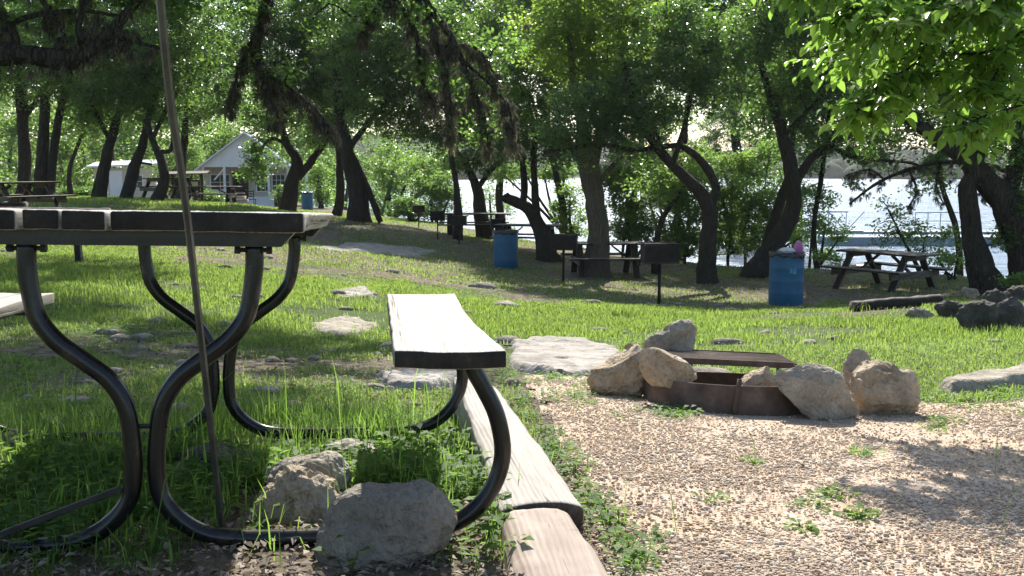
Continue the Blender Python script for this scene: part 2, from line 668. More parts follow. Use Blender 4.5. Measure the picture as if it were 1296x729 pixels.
# ================= SETTING =================
def ground_mat():
    m, nt, out = newmat('soil_and_turf')
    v = coords(nt)
    f = nz(nt, v, 1.1, 7, .62)
    f2 = nz(nt, v, 9, 6, .7)
    f3 = nz(nt, v, 60, 4, .7)
    soil = ramp(nt, f2, [(.3, (.09, .07, .048)), (.5, (.18, .145, .10)), (.72, (.31, .27, .21))])
    turf = ramp(nt, f3, [(.3, (.035, .065, .016)), (.5, (.075, .12, .03)), (.7, (.12, .155, .05))])
    a = nt.nodes.new('ShaderNodeAttribute')
    a.attribute_name = 'var'
    mk = nt.nodes.new('ShaderNodeMath')
    mk.operation = 'MULTIPLY_ADD'
    nt.links.new(f, mk.inputs[0])
    mk.inputs[1].default_value = 1.6
    mk.inputs[2].default_value = -.8
    ad = nt.nodes.new('ShaderNodeMath')
    nt.links.new(mk.outputs[0], ad.inputs[0])
    nt.links.new(a.outputs['Fac'], ad.inputs[1])
    fac = ramp(nt, ad.outputs[0], [(.48, (0, 0, 0)), (.8, (1, 1, 1))])
    c = mixc(nt, fac, soil, turf)
    surf(nt, out, c, .95, .15, 0, [(f2, .6, .04), (f3, .8, .02)])
    return m


M['ground'] = ground_mat()

# gravel area outline in the world, from where its edge meets the ground
gravel_px = [(800, 760), (770, 700), (735, 630), (700, 560), (668, 500), (655, 480), (700, 474), (760, 480), (830, 474),
             (930, 480), (1060, 480), (1110, 500), (1180, 512), (1250, 512), (1340, 505), (1500, 520)]
gv = [gp(*p)[:2] for p in gravel_px]
gravel_poly = np.array(gv + [(2.9, 1.2), (.35, 1.2)])


def inside(poly, x, y):
    r = np.zeros(np.shape(x), bool)
    n = len(poly)
    for i in range(n):
        x1, y1 = poly[i]
        x2, y2 = poly[(i + 1) % n]
        c = ((y1 > y) != (y2 > y)) & (x < (x2 - x1) * (y - y1) / (y2 - y1 + 1e-12) + x1)
        r ^= c
    return r


def edge_dist(poly, x, y):
    d = np.full(np.shape(x), 1e9)
    n = len(poly)
    for i in range(n):
        a = poly[i]
        b = poly[(i + 1) % n]
        ab = b - a
        t = np.clip(((x - a[0]) * ab[0] + (y - a[1]) * ab[1]) / (ab @ ab + 1e-12), 0, 1)
        d = np.minimum(d, np.hypot(x - a[0] - t * ab[0], y - a[1] - t * ab[1]))
    return d


def signed_gravel(x, y):
    d = edge_dist(gravel_poly, x, y)
    return np.where(inside(gravel_poly, x, y), d, -d)


# ---- terrain sheet ----
front = np.radians(np.arange(-42, 42.01, 0.3))
rest = np.radians(np.arange(46, 318.01, 4.0))
th = np.concatenate([front, rest])
rr = [0.0]
r = 0.25
while r < 1600:
    rr.append(r)
    r = r + max(0.035, r * 0.014) if r < 60 else r * 1.05
rr = np.array(rr[1:])
Rg, Tg = np.meshgrid(rr, th, indexing='ij')
X = Rg * np.sin(Tg)
Y = Rg * np.cos(Tg)
Z = G(X, Y)
nr, na = X.shape
V = np.concatenate([np.stack([X, Y, Z], -1).reshape(-1, 3), [[0, 0, G(0., 0.)]]])
i, j = np.meshgrid(np.arange(nr - 1), np.arange(na), indexing='ij')
k = (j + 1) % na
Fq = np.stack([i * na + j, i * na + k, (i + 1) * na + k, (i + 1) * na + j], -1).reshape(-1, 4)[:, ::-1]
xs, ys = V[:, 0], V[:, 1]


def turf_cover(x, y):
    """0 bare .. 1 thick turf"""
    r = np.hypot(x, y)
    t = 0.72 + 0 * x
    # sunny strip is thick, the shaded picnic ground further off is thin
    strip = np.exp(-((y - (9.5 - .12 * x)) / 4.2) ** 2)
    t = t - .26 * smooth(13, 18, y - .3 * np.minimum(x, 0) * 0) * (x > -30) + .15 * strip
    t = t - .35 * np.exp(-(((x + .4) / 2.2) ** 2 + ((y - 1.9) / .8) ** 2))     # trodden earth under the table
    t = t - .5 * np.exp(-(((x + 1.6) / 1.6) ** 2 + ((y - 5.9) / 1.2) ** 2))   # earth with stones on the slope
    t = t - .35 * np.exp(-(((x - 6.4) / 2.0) ** 2 + ((y - 12.4) / 2.2) ** 2))
    t = t - .5 * smooth(-.12, .0, signed_gravel(x, y))
    return np.clip(t, 0, 1)


near = np.hypot(xs, ys) < 14
tc = np.full(len(xs), .55)
tc[near] = turf_cover(xs[near], ys[near])
tc[~near] = .72 - .26 * smooth(13, 18, ys[~near])
g_o = build_np('ground', V, Fq, M['ground'], attr=tc, smoothf=True)
# last fan in the middle
tag(g_o, kind='structure')

# ---- gravel pad ----
def gravel_mat():
    m, nt, out = newmat('washed_pea_gravel')
    v = coords(nt)
    vo = nt.nodes.new('ShaderNodeTexVoronoi')
    vo.inputs['Scale'].default_value = 75
    nt.links.new(v, vo.inputs['Vector'])
    ve = nt.nodes.new('ShaderNodeTexVoronoi')
    ve.feature = 'DISTANCE_TO_EDGE'
    ve.inputs['Scale'].default_value = 75
    nt.links.new(v, ve.inputs['Vector'])
    sep = nt.nodes.new('ShaderNodeSeparateColor')
    nt.links.new(vo.outputs['Color'], sep.inputs[0])
    c = ramp(nt, sep.outputs[0], [(0, (.30, .21, .14)), (.3, (.46, .34, .24)), (.6, (.56, .44, .33)), (.85, (.62, .54, .45)), (1, (.42, .35, .30))])
    f = nz(nt, v, 2.2, 5, .6)
    sand = ramp(nt, nz(nt, v, 30, 5, .7), [(.3, (.46, .33, .21)), (.7, (.62, .47, .32))])
    c = mixc(nt, ramp(nt, f, [(.44, (.15, .15, .15)), (.62, (.75, .75, .75))]), c, sand)
    hm = ramp(nt, ve.outputs['Distance'], [(0, (0, 0, 0)), (.3, (1, 1, 1))])
    surf(nt, out, c, .9, .25, 0, [(hm, .6, .006), (f, .3, .03)])
    return m


M['gravel'] = gravel_mat()
M['pebble'] = m_leaf('pebbles', [(0, (.34, .245, .165)), (.25, (.44, .33, .23)), (.5, (.50, .395, .285)), (.75, (.54, .445, .34)), (.92, (.42, .35, .28)), (1, (.60, .53, .43))], tfac=0.0, rough=.75, spec=.3)

c = 0.045
gx, gy = np.meshgrid(np.arange(-.6, 5.2, c), np.arange(1.0, 6.4, c), indexing='ij')
sd = signed_gravel(gx, gy) + .05 * fbm2(gx, gy, 4, 3)
ok = sd > 0
rid = -np.ones(gx.shape, int)
quads = ok[:-1, :-1] & ok[1:, :-1] & ok[1:, 1:] & ok[:-1, 1:]
use = np.zeros(gx.shape, bool)
use[:-1, :-1] |= quads
use[1:, :-1] |= quads
use[1:, 1:] |= quads
use[:-1, 1:] |= quads
rid[use] = np.arange(use.sum())
V = np.stack([gx[use], gy[use], G(gx[use], gy[use]) + .012 + .004 * fbm2(gx[use], gy[use], 9, 4)], -1)
qi, qj = np.nonzero(quads)
Fq = np.stack([rid[qi, qj], rid[qi + 1, qj], rid[qi + 1, qj + 1], rid[qi, qj + 1]], -1)
tag(build_np('gravel_path', V, Fq, M['gravel'], smoothf=True), kind='structure')

# ---- loose pebbles (real stones) ----
def pebbles():
    n0 = 130000
    Yp = 1.9 + RNG.random(n0) ** 1.7 * 3.9
    Xp = RNG.uniform(-.1, 1, n0) * Yp * .62
    sd = signed_gravel(Xp, Yp)
    keep = (sd > -.05 * RNG.random(n0)) & (RNG.random(n0) < .85 - .6 * smooth(-.15, .4, fbm2(Xp, Yp, 2.2, 8, 3)))
    Xp, Yp = Xp[keep][:60000], Yp[keep][:60000]
    n = len(Xp)
    iv, ifc = ico(1)
    s = RNG.lognormal(-5.78, .36, n)
    sc = np.stack([s * RNG.uniform(.9, 1.5, n), s * RNG.uniform(.8, 1.1, n), s * RNG.uniform(.5, .8, n)], -1)
    a = RNG.uniform(0, 2 * math.pi, n)
    zz = GF(Xp, Yp) + .014 + s * .25
    base = iv[None] * sc[:, None]
    ca, sa = np.cos(a)[:, None], np.sin(a)[:, None]
    x = base[..., 0] * ca - base[..., 1] * sa
    y = base[..., 0] * sa + base[..., 1] * ca
    V = np.stack([x + Xp[:, None], y + Yp[:, None], base[..., 2] + zz[:, None]], -1).reshape(-1, 3)
    Fq = (ifc[None] + (np.arange(n) * len(iv))[:, None, None]).reshape(-1, 3)
    v = np.repeat(RNG.random(n), len(iv))
    tag(build_np('pebbles', V, Fq, M['pebble'], attr=v, smoothf=True), kind='stuff')


pebbles()

# ---- lake ----
def water_mat():
    m, nt, out = newmat('rippled_lake')
    v = coords(nt)
    w1 = nz(nt, v, .9, 5, .62)
    w2 = nz(nt, v, 3.4, 4, .6)
    w0 = nz(nt, coords(nt, (.5, 1, 1)), .16, 4, .6)
    b = surf(nt, out, (.015, .11, .21), .33, .5, 0, [(w0, 1.0, 2.2), (w1, 1.0, .75), (w2, 1.0, .2)])
    b.inputs['IOR'].default_value = 1.33
    return m


M['water'] = water_mat()
ring = [0] + list(np.geomspace(20, 1600, 40))
mb = MB()
A = np.radians(np.arange(0, 360, 5))
Vw = [[0, 0, LAKE]] + [[r * math.sin(a), r * math.cos(a), LAKE] for r in ring[1:] for a in A]
na = len(A)
fs = [(0, 1 + (j + 1) % na, 1 + j) for j in range(na)]
for i in range(len(ring) - 2):
    for j in range(na):
        k = (j + 1) % na
        fs.append((1 + i * na + j, 1 + i * na + k, 1 + (i + 1) * na + k, 1 + (i + 1) * na + j))
mb.add(Vw, fs)
o = build('lake_water', mb, M['water'])
tag(o, kind='structure')


# ---- rocks ----
def rock_outline(name, label, poly, Yd, thick, material, seed=0, sub=5, tilt=0.0, group=None, rough=.022, planes=7, cat='rock', sq=.62):
    """boulder whose silhouette follows an outline seen at distance Yd; thick = depth in metres"""
    poly = np.asarray(poly, float)
    c2 = (poly.max(0) + poly.min(0)) / 2
    pc = P(c2[0], c2[1], Yd)
    W = np.array([P(x, y, Yd) for x, y in poly]) - pc
    ang = np.arctan2(W[:, 2], W[:, 0])
    rad = np.hypot(W[:, 0], W[:, 2])
    # dense angular lookup of the polygon
    tt = np.linspace(-math.pi, math.pi, 721)
    rl = np.zeros(721)
    n = len(W)
    for q, t in enumerate(tt):
        dx, dz = math.cos(t), math.sin(t)
        best = 0
        for i in range(n):
            a = W[i][[0, 2]]
            b = W[(i + 1) % n][[0, 2]]
            e = b - a
            den = dx * (-e[1]) - dz * (-e[0])
            if abs(den) < 1e-12:
                continue
            tr = (a[0] * (-e[1]) - a[1] * (-e[0])) / den
            sg = (dx * a[1] - dz * a[0]) / den
            if tr > 0 and -1e-6 <= sg <= 1 + 1e-6:
                best = max(best, tr)
        rl[q] = best
    v, f = ico(sub)
    v = v.copy()
    cphi = np.hypot(v[:, 0], v[:, 2])
    t = np.arctan2(v[:, 2], v[:, 0])
    rr_ = np.interp(t, tt, rl)
    prof = np.power(np.clip(cphi, 0, 1), sq)
    X_ = np.cos(t) * rr_ * prof
    Z_ = np.sin(t) * rr_ * prof
    Y_ = np.sign(v[:, 1]) * np.power(np.abs(v[:, 1]), .8) * thick / 2
    Vr = np.stack([X_, Y_, Z_], -1)
    size = rad.mean()
    rg = np.random.default_rng(seed + 100)
    for q in range(planes):                   # broken faces, mostly front and back
        nn = rg.normal(size=3)
        nn[1] = np.sign(nn[1]) * (abs(nn[1]) + 1.3)
        nn /= np.linalg.norm(nn)
        dd = Vr @ nn
        lim = np.quantile(dd, rg.uniform(.78, .93))
        ex = np.clip(dd - lim, 0, None)
        Vr = Vr - nn * ex[:, None]
    for q in range(34):                       # small chipped facets all over
        nn = rg.normal(size=3)
        nn[1] = nn[1] * 1.6 + np.sign(nn[1]) * .9
        nn /= np.linalg.norm(nn)
        dd = Vr @ nn
        lim = np.quantile(dd, rg.uniform(.955, .992))
        ex = np.clip(dd - lim, 0, None)
        Vr = Vr - nn * ex[:, None]
    p = Vr / size
    rdg = 1 - np.abs(fbm(p * 3.4, seed + 5, 4))
    disp = fbm(p * 1.5, seed, 5) * rough * 1.3 + np.minimum(rdg, .85) * rough * 1.2 - rough * .75 - .5 * rough * smooth(.35, .7, fbm(p * 5, seed + 9, 2))
    nrm = Vr / np.maximum(np.linalg.norm(Vr, axis=1, keepdims=True), 1e-6)
    Vr = Vr + nrm * (disp * size / .2 * .6)[:, None]
    if tilt:
        Vr[:, 2] += Vr[:, 1] * tilt
    base = pc.copy()
    base[2] = pc[2] + Vr[:, 2].min()
    m2 = MB()
    m2.add(Vr + pc, f)
    o = build(name, m2, material, origin=base, smoothf=False)
    # keep broken edges crisp
    tag(o, label, cat, group)
    return o


FG = 'limestone boulders around the fire ring'
Yr = 4.75
# back to front
rock_outline('boulder', 'tall grey boulder with a rounded shoulder behind the fire ring, where the iron grate ends', [(806, 500), (812, 440), (818, 422), (838, 418), (846, 406), (858, 402), (870, 405), (878, 418), (876, 445), (872, 500)], 5.35, .30, M['rock_grey'], 1, group=FG)
rock_outline('boulder', 'sloping wedge boulder with a flat pale top, next to the bare stone ledge', [(742, 478), (746, 464), (768, 460), (792, 446), (806, 434), (818, 452), (822, 480), (812, 498), (790, 500), (745, 498)], 5.05, .36, M['rock_orange'], 2, group=FG, sq=.5)
rock_outline('boulder', 'pale slanting rock sitting on the rim of the fire ring with an orange broken end', [(808, 440), (822, 434), (850, 450), (870, 458), (884, 478), (884, 492), (860, 492), (826, 486), (812, 470)], 4.68, .20, M['rock_orange'], 3, group=FG, sq=.5)
rock_outline('boulder', 'small pale jagged rock perched mid rim, beside the big slanting slab boulder', [(934, 500), (938, 482), (950, 472), (960, 470), (972, 460), (980, 470), (988, 480), (992, 502)], 4.72, .20, M['rock'], 4, group=FG, sq=.5)
rock_outline('boulder', 'pointed grey rock standing upright behind the big round boulder', [(1068, 500), (1071, 440), (1080, 435), (1092, 442), (1102, 458), (1098, 505)], 5.1, .22, M['rock_grey'], 5, group=FG)
rock_outline('boulder', 'big round tan boulder at the far end of the fire ring', [(1080, 500), (1082, 478), (1094, 462), (1112, 454), (1126, 456), (1140, 468), (1152, 466), (1160, 480), (1162, 500), (1156, 530), (1142, 548), (1110, 550), (1086, 536)], 4.62, .38, M['rock'], 6, group=FG)
rock_outline('boulder', 'large slanting grey slab boulder leaning on the front rim of the fire ring', [(980, 470), (1000, 462), (1040, 464), (1060, 474), (1072, 492), (1088, 515), (1095, 526), (1076, 542), (1048, 548), (1028, 534), (1012, 515), (988, 494)], 4.42, .28, M['rock_grey'], 7, group=FG, sq=.5)

TG = 'stones lying by the picnic table'
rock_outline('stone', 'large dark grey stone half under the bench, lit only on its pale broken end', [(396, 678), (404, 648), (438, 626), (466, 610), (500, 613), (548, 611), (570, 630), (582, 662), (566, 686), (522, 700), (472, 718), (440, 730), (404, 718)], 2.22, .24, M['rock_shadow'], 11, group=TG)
rock_outline('stone', 'brown craggy stone with a ridged face, mid heap between table leg and dark grey stone', [(318, 692), (322, 640), (342, 612), (364, 594), (402, 600), (424, 620), (432, 650), (428, 692)], 2.5, .22, M['rock_orange'], 12, group=TG, rough=.035)
rock_outline('stone', 'smooth pale grey stone with a sunlit flat top behind the brown craggy one', [(340, 628), (342, 594), (358, 582), (400, 571), (428, 573), (442, 592), (440, 625), (424, 645), (366, 650)], 2.74, .2, M['rock_grey'], 13, group=TG)
rock_outline('stone', 'low flat pale stone in the grass behind the smooth grey stone', [(378, 590), (382, 572), (410, 564), (440, 562), (480, 566), (500, 580), (470, 596), (410, 596)], 3.1, .2, M['slab'], 14, group=TG)
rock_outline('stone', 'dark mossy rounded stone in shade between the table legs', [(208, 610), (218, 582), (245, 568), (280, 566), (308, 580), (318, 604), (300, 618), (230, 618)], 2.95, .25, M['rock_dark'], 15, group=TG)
rock_outline('stone', 'small tan stone in the grass below the cut off end of the far bench', [(-30, 606), (-20, 582), (0, 578), (28, 584), (40, 596), (20, 606)], 3.0, .15, M['rock'], 16, group=TG)

RB = 'dark rocks of the broken bank by the big shore tree'
bank = [((1238, 402), (50, 40), 'low wide dark rock in the bank, the lowest of the broken ledge', 'rock_dark', 21),
        ((1205, 392), (40, 26), 'dark flat-topped rock of the bank next to the earth gap', 'rock_dark', 22),
        ((1278, 398), (46, 44), 'dark bank rock at the picture edge under the tree ivy', 'rock_dark', 23),
        ((1256, 380), (34, 30), 'rounded dark rock just below the big trunk', 'rock_dark', 24),
        ((1228, 372), (26, 16), 'small pale sunlit rock at the foot of the big shore tree', 'rock', 25),
        ((1163, 398), (36, 18), 'grey rock at the end of the old timber edging', 'rock_grey', 26),
        ((1290, 372), (40, 24), 'dark upper rock of the bank close to the second shore trunk', 'rock_dark', 27)]
for (cx, cy), (w, h), lab, mk, sd_ in bank:
    g_ = gp(cx, cy + h * .45)
    a = np.linspace(0, 2 * math.pi, 11)[:-1]
    rg = np.random.default_rng(sd_)
    rr_ = rg.uniform(.85, 1.15, 10)
    poly = [(cx + w / 2 * math.cos(t) * q, cy + h / 2 * math.sin(t) * q) for t, q in zip(a, rr_)]
    rock_outline('bank_rock', lab, poly, g_[1], w / F * g_[1] * .9, M[mk], sd_, sub=4, group=RB, rough=.04)


# ---- flat ledges flush with the lawn ----
def ledge(name, label, px_poly, mk, h=.03, seed=0, thick=.25, group=None):
    w = np.array([gp(*p)[:2] for p in px_poly])
    c_ = w.mean(0)
    x0, y0 = w.min(0) - .1
    x1, y1 = w.max(0) + .1
    n = 90
    gx, gy = np.meshgrid(np.linspace(x0, x1, n), np.linspace(y0, y1, n), indexing='ij')
    ins = inside(w, gx, gy)
    d = np.where(ins, edge_dist(w, gx, gy), -edge_dist(w, gx, gy))
    size = min(x1 - x0, y1 - y0)
    dn = d + size * .07 * fbm2(gx, gy, 2.5 / size, seed)
    steps = np.floor((fbm2(gx, gy, 1.6 / size, seed + 3) * 1.5 + 2.2)) * .012
    z = G(gx, gy) - .06 + (.06 + h + steps) * smooth(0, size * .07, dn) + .010 * fbm2(gx, gy, 7 / size, seed + 9)
    z = np.where(dn < -size * .02, G(gx, gy) - .12, z)
    use = dn > -size * .08
    q = use[:-1, :-1] & use[1:, :-1] & use[1:, 1:] & use[:-1, 1:]
    u = np.zeros_like(use)
    u[:-1, :-1] |= q
    u[1:, :-1] |= q
    u[1:, 1:] |= q
    u[:-1, 1:] |= q
    rid = -np.ones(u.shape, int)
    rid[u] = np.arange(u.sum())
    Vt = np.stack([gx[u], gy[u], z[u]], -1)
    qi, qj = np.nonzero(q)
    Fq = np.stack([rid[qi, qj], rid[qi + 1, qj], rid[qi + 1, qj + 1], rid[qi, qj + 1]], -1)
    o = build_np(name, Vt, Fq, M[mk], smoothf=True, origin=(c_[0], c_[1], float(G(*c_))))
    tag(o, label, 'rock ledge', group)
    ledges.append((w, h))
    return o


ledges = []
LG = 'flat limestone ledges showing through the lawn'
ledge('rock_ledge', 'broad bare pale ledge between the bench and the fire ring', [(640, 436), (690, 431), (750, 436), (800, 446), (790, 462), (745, 480), (690, 478), (655, 470), (640, 455)], 'slab', .03, 1, group=LG)
ledge('rock_ledge', 'grey sloping ledge in the grass past the round boulder, cut by the picture edge', [(1188, 496), (1210, 484), (1250, 472), (1300, 462), (1370, 466), (1380, 492), (1290, 492), (1240, 498), (1200, 502)], 'rock_grey', .05, 2, group=LG)
ledge('rock_ledge', 'long worn stone patch in the lawn near the table top, leading to the big oak', [(390, 312), (440, 306), (520, 312), (560, 318), (540, 326), (470, 322), (410, 320)], 'slab', .012, 3, group=LG)
ledge('rock_ledge', 'small tan stone patch showing in the middle of the lawn above the bench', [(418, 370), (440, 364), (470, 366), (480, 374), (450, 379), (424, 377)], 'slab', .004, 4, group=LG)
ledge('rock_ledge', 'rough grey ledge in the shade just behind the bench seat', [(380, 412), (430, 404), (480, 410), (486, 424), (440, 430), (395, 424)], 'rock_grey', .012, 5, group=LG)
ledge('rock_ledge', 'broken pale stone strip beside the curb timbers and under the bench', [(470, 478), (520, 470), (580, 474), (590, 492), (540, 498), (480, 494)], 'slab', .02, 6, group=LG)
#ledge('rock_ledge', 'thin stone patch in the far lawn before the group of charcoal grills', [(500, 326), (540, 322), (585, 326), (575, 332), (520, 332)], 'slab', .01, 7, group=LG)
#ledge('rock_ledge', 'pale stone showing under the table between its crossing legs', [(255, 398), (290, 392), (350, 396), (360, 404), (300, 408)], 'slab', .02, 8, group=LG)
# ================= NEAR TABLE =================
TM = Matrix.Translation((-.8351, 2.2036, -.0748)) @ Matrix.Rotation(.134, 4, 'Z') @ Matrix.Rotation(-.044, 4, 'X') @ Matrix.Rotation(.0196, 4, 'Y')
table = empty('picnic_table', mw=TM)
tag(table, 'big picnic table of worn boards on curved black steel tubes with benches attached', 'picnic table')
bpy.context.view_layer.update()
ya, yb = -.087, 1.69
mb = MB()
zt0, zt1 = .741, .785
bs = [(-.365, -.235), (-.230, -.152), (-.148, -.056), (-.050, .108)]
for q, (a, b) in enumerate(bs):
    off = RNG.uniform(-.012, .012)
    rbox(mb, ((a + b) / 2, (ya + yb) / 2 + off, (zt0 + zt1) / 2), ((b - a) / 2, (yb - ya) / 2, .022), r=.007, nz=.0022, ns=14, seed=q, seg=(5, 60, 1))


def live_edge(V):
    # outer lower corner eaten away, more so toward the far end; outer side slightly bowed
    x, y, z = V.T
    hx = .122
    low = smooth(.0, -.02, z)
    out_ = smooth(.02, hx, x)
    bow = .010 * np.sin((y + .8) * 2.1) - .02 * smooth(.5, .88, y)
    V = V.copy()
    V[:, 0] = x + out_ * (bow - .020 * smooth(.02, -.02, z) * smooth(-.88, -.60, y))
    V[:, 2] = z + out_ * smooth(.55, .88, y) * .016 * (z < 0)
    return V


rbox(mb, (.238, (ya + yb) / 2 + .006, (zt0 + zt1) / 2), (.122, (yb - ya) / 2, .0225), r=.006, nz=.0016, ns=16, seed=9, seg=(6, 60, 3), warp=live_edge)
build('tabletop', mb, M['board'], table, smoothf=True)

for sgn in (1, -1):
    mb = MB()
    def warp_b(V, sgn=sgn):
        V = V.copy()
        V[:, 0] += .012 * np.sin((V[:, 1] + .5) * 3.1) * smooth(0, .11, V[:, 0] * sgn) * sgn * -1
        V[:, 2] += .006 * np.sin(V[:, 1] * 2.6) + .05 * (V[:, 0] ** 2) * 4
        return V
    rbox(mb, (sgn * .673, (-.199 + 1.214) / 2, .480), (.1175, 1.413 / 2, .019), r=.005, nz=.0018, ns=13, seed=20 + sgn, seg=(8, 50, 2), warp=warp_b)
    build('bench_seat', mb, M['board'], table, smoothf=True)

ZT = .708
half = [(.243, ZT), (.243, .66), (.236, .60), (.222, .545), (.185, .495), (.130, .452), (.075, .408), (.040, .35), (.027, .28), (.024, .20), (.034, .135), (.070, .085), (.125, .048), (.19, .034), (.30, .030), (.45, .030), (.56, .030), (.66, .040), (.740, .075), (.795, .14), (.818, .22), (.803, .31), (.770, .38), (.742, .43), (.738, .462)]
for fy in (0.0, 1.13):
    for sgn in (1, -1):
        mb = MB()
        pts = catmull([(sgn * x, fy + (sgn * .006), z) for x, z in half], 5)
        tube(mb, pts, .0205, 16)
        build('leg_tube', mb, M['steel'], table, smoothf=True)
    mb = MB()
    # steel channel under the top with its ends cut at a slant
    prof = [(-.335, .7405), (.335, .7405), (.305, .708), (-.305, .708)]
    v = [(x, fy - .019, z) for x, z in prof] + [(x, fy + .019, z) for x, z in prof]
    mb.add(v, [(0, 1, 2, 3)[::-1], (4, 5, 6, 7), (0, 4, 5, 1)[::-1], (1, 5, 6, 2)[::-1], (2, 6, 7, 3)[::-1], (3, 7, 4, 0)[::-1]])
    build('top_channel', mb, M['steel'], table)
    for sgn in (1, -1):
        mb = MB()
        v0 = fy if fy else 0.0
        rbox(mb, (sgn * .682, v0, .4505), (.10, .022, .0095), r=.003)
        build('seat_bracket', mb, M['steel'], table)
        mb = MB()
        for yy in (-.027, .027):
            tube(mb, [(sgn * .243 - .032, v0 + 0, .700), (sgn * .243 + .032, v0, .700)], .006, 6)
            break
        for e in (-.036, .034):
            tube(mb, [(sgn * .243 + e - .006, v0, .700), (sgn * .243 + e + .006, v0, .700)], .010, 6)
        build('bolt', mb, M['steel_flat'], table)
mb = MB()
rbox(mb, (0, 0, 0), (.002, .002, .002))
# flat brace running low from the crossing of the near tubes out past the foot
mb = MB()
a_ = np.array([-.05, -.01, .16])
b_ = np.array([-.315, -.10, .075])
d, s_, t_, L_ = frame_from(a_, b_)
rbox(mb, (a_ + b_) / 2, (L_ / 2, .004, .0075), R=np.stack([d, s_, t_], 1), r=.002)
build('brace', mb, M['steel_flat'], table)
mb = MB()
rbox(mb, (.0, .0, .30), (.0, .0, .0), r=.0)
tube(mb, [(-.05, 0, .30), (.05, 0, .30)], .006, 6)
build('clamp_bolt', mb, M['steel_flat'], table)

# ================= leaning iron stake =================
M['stake'] = m_simple('grey_galvanised_steel', [(.35, (.07, .07, .065)), (.7, (.15, .145, .135))], 14, .4, .3, 60, .002, .5, .4)
mb = MB()
bpx = gp(281, 668)
top = P(197, -60, 1.60)
base = P(281, 668, 2.33)
mid1 = P(238, 283, 1.86)
mid2 = P(216, 130, 1.73)
pts = catmull([base - (mid1 - base) * .06, base, mid1, mid2, top], 8)
tube(mb, pts, .0072, 6)
o = build('metal_stake', mb, M['stake'], origin=base)
tag(o, 'thin dark metal rod leaning up past the table edge, reaching out of the picture', 'metal rod')


# ================= curb timbers =================
def timber(name, label, near_l, near_r, far_l, far_r, h, mk, seed, rnd):
    nl, nr_, fl, fr = [np.asarray(q, float) for q in (near_l, near_r, far_l, far_r)]
    cN, cF = (nl + nr_) / 2, (fl + fr) / 2
    w = (np.linalg.norm(nl - nr_) + np.linalg.norm(fl - fr)) / 4
    d, s_, t_, L_ = frame_from(cN, cF)
    mb = MB()
    wn, wf = np.linalg.norm(nl - nr_) / 2, np.linalg.norm(fl - fr) / 2

    def warp(V):
        V = V.copy()
        k_ = (V[:, 1] / L_ + .5)
        V[:, 0] *= (wn + (wf - wn) * k_) / w
        V[:, 2] += -.012 * (V[:, 0] / w) ** 2 + .004 * fbm(V * 3, seed)
        V[:, 0] += .008 * fbm2(V[:, 1], V[:, 2], 2.5, seed + 4)
        return V
    rbox(mb, (0, 0, -h / 2), (w, L_ / 2, h / 2), r=rnd, nz=.0035, ns=9, seed=seed, seg=(12, 80, 6), warp=warp)
    o = build(name, mb, M[mk], smoothf=True)
    c_ = (cN + cF) / 2
    R = np.stack([s_, d, t_], 1)
    o.matrix_world = Matrix([[*R[0], c_[0]], [*R[1], c_[1]], [*R[2], c_[2]], [0, 0, 0, 1]])
    tag(o, label, 'timber', 'old timbers edging the gravel')
    return o


timber('curb_timber', 'long bleached square timber with a crack along it, running beneath the bench', P(634, 634, 2.46), P(741, 634, 2.50), P(575, 474, 4.15), P(617, 474, 4.15), .15, 'tie', 3, .012)
timber('curb_timber', 'short pinkish worn timber with rounded edges, cut by the bottom of the picture', P(645, 780, 1.90), P(822, 776, 1.90), P(636, 634, 2.42), P(722, 634, 2.45), .20, 'log', 5, .045)

# ================= fire ring =================
rc = np.array([P(925, 505, 4.85)[0], 4.86, 0])
rc[2] = float(G(rc[0], rc[1]))
fr = empty('fire_ring', rc)
fr.rotation_euler = (-.125, .03, 0)
tag(fr, 'low rusty steel fire ring with a raised iron grate, ringed by limestone boulders', 'fire ring')
Rr = .425
hh = .135
mb = MB()
seg = 72
ang = np.linspace(0, 2 * math.pi, seg, endpoint=False)
rw = Rr + .004 * np.sin(ang * 3) + .003 * np.sin(ang * 7 + 1)
prof = [(0.0, -.08), (0.0, hh - .003), (.002, hh), (.008, hh), (.010, hh - .003), (.010, -.08)]
V = np.array([[((rw[j] + a) * math.cos(t), (rw[j] + a) * math.sin(t), z) for j, t in enumerate(ang)] for a, z in [(-b[0], b[1]) for b in prof]])
fs = []
for i in range(len(prof) - 1):
    for j in range(seg):
        k = (j + 1) % seg
        fs.append((i * seg + j, i * seg + k, (i + 1) * seg + k, (i + 1) * seg + j))
mb.add(V.reshape(-1, 3), fs)
build('ring_wall', mb, M['rust'], fr, smoothf=True)
mb = MB()
a0 = math.radians(-90)
pxr = P(930, 510, 4.44)
lx = pxr[0] - rc[0]
tube(mb, [(lx - .008, -.435, -.02), (lx, -.432, .08), (lx + .012, -.43, .13), (lx + .018, -.425, .165)], .011, 8)
build('stake_bar', mb, M['rust'], fr, smoothf=True)
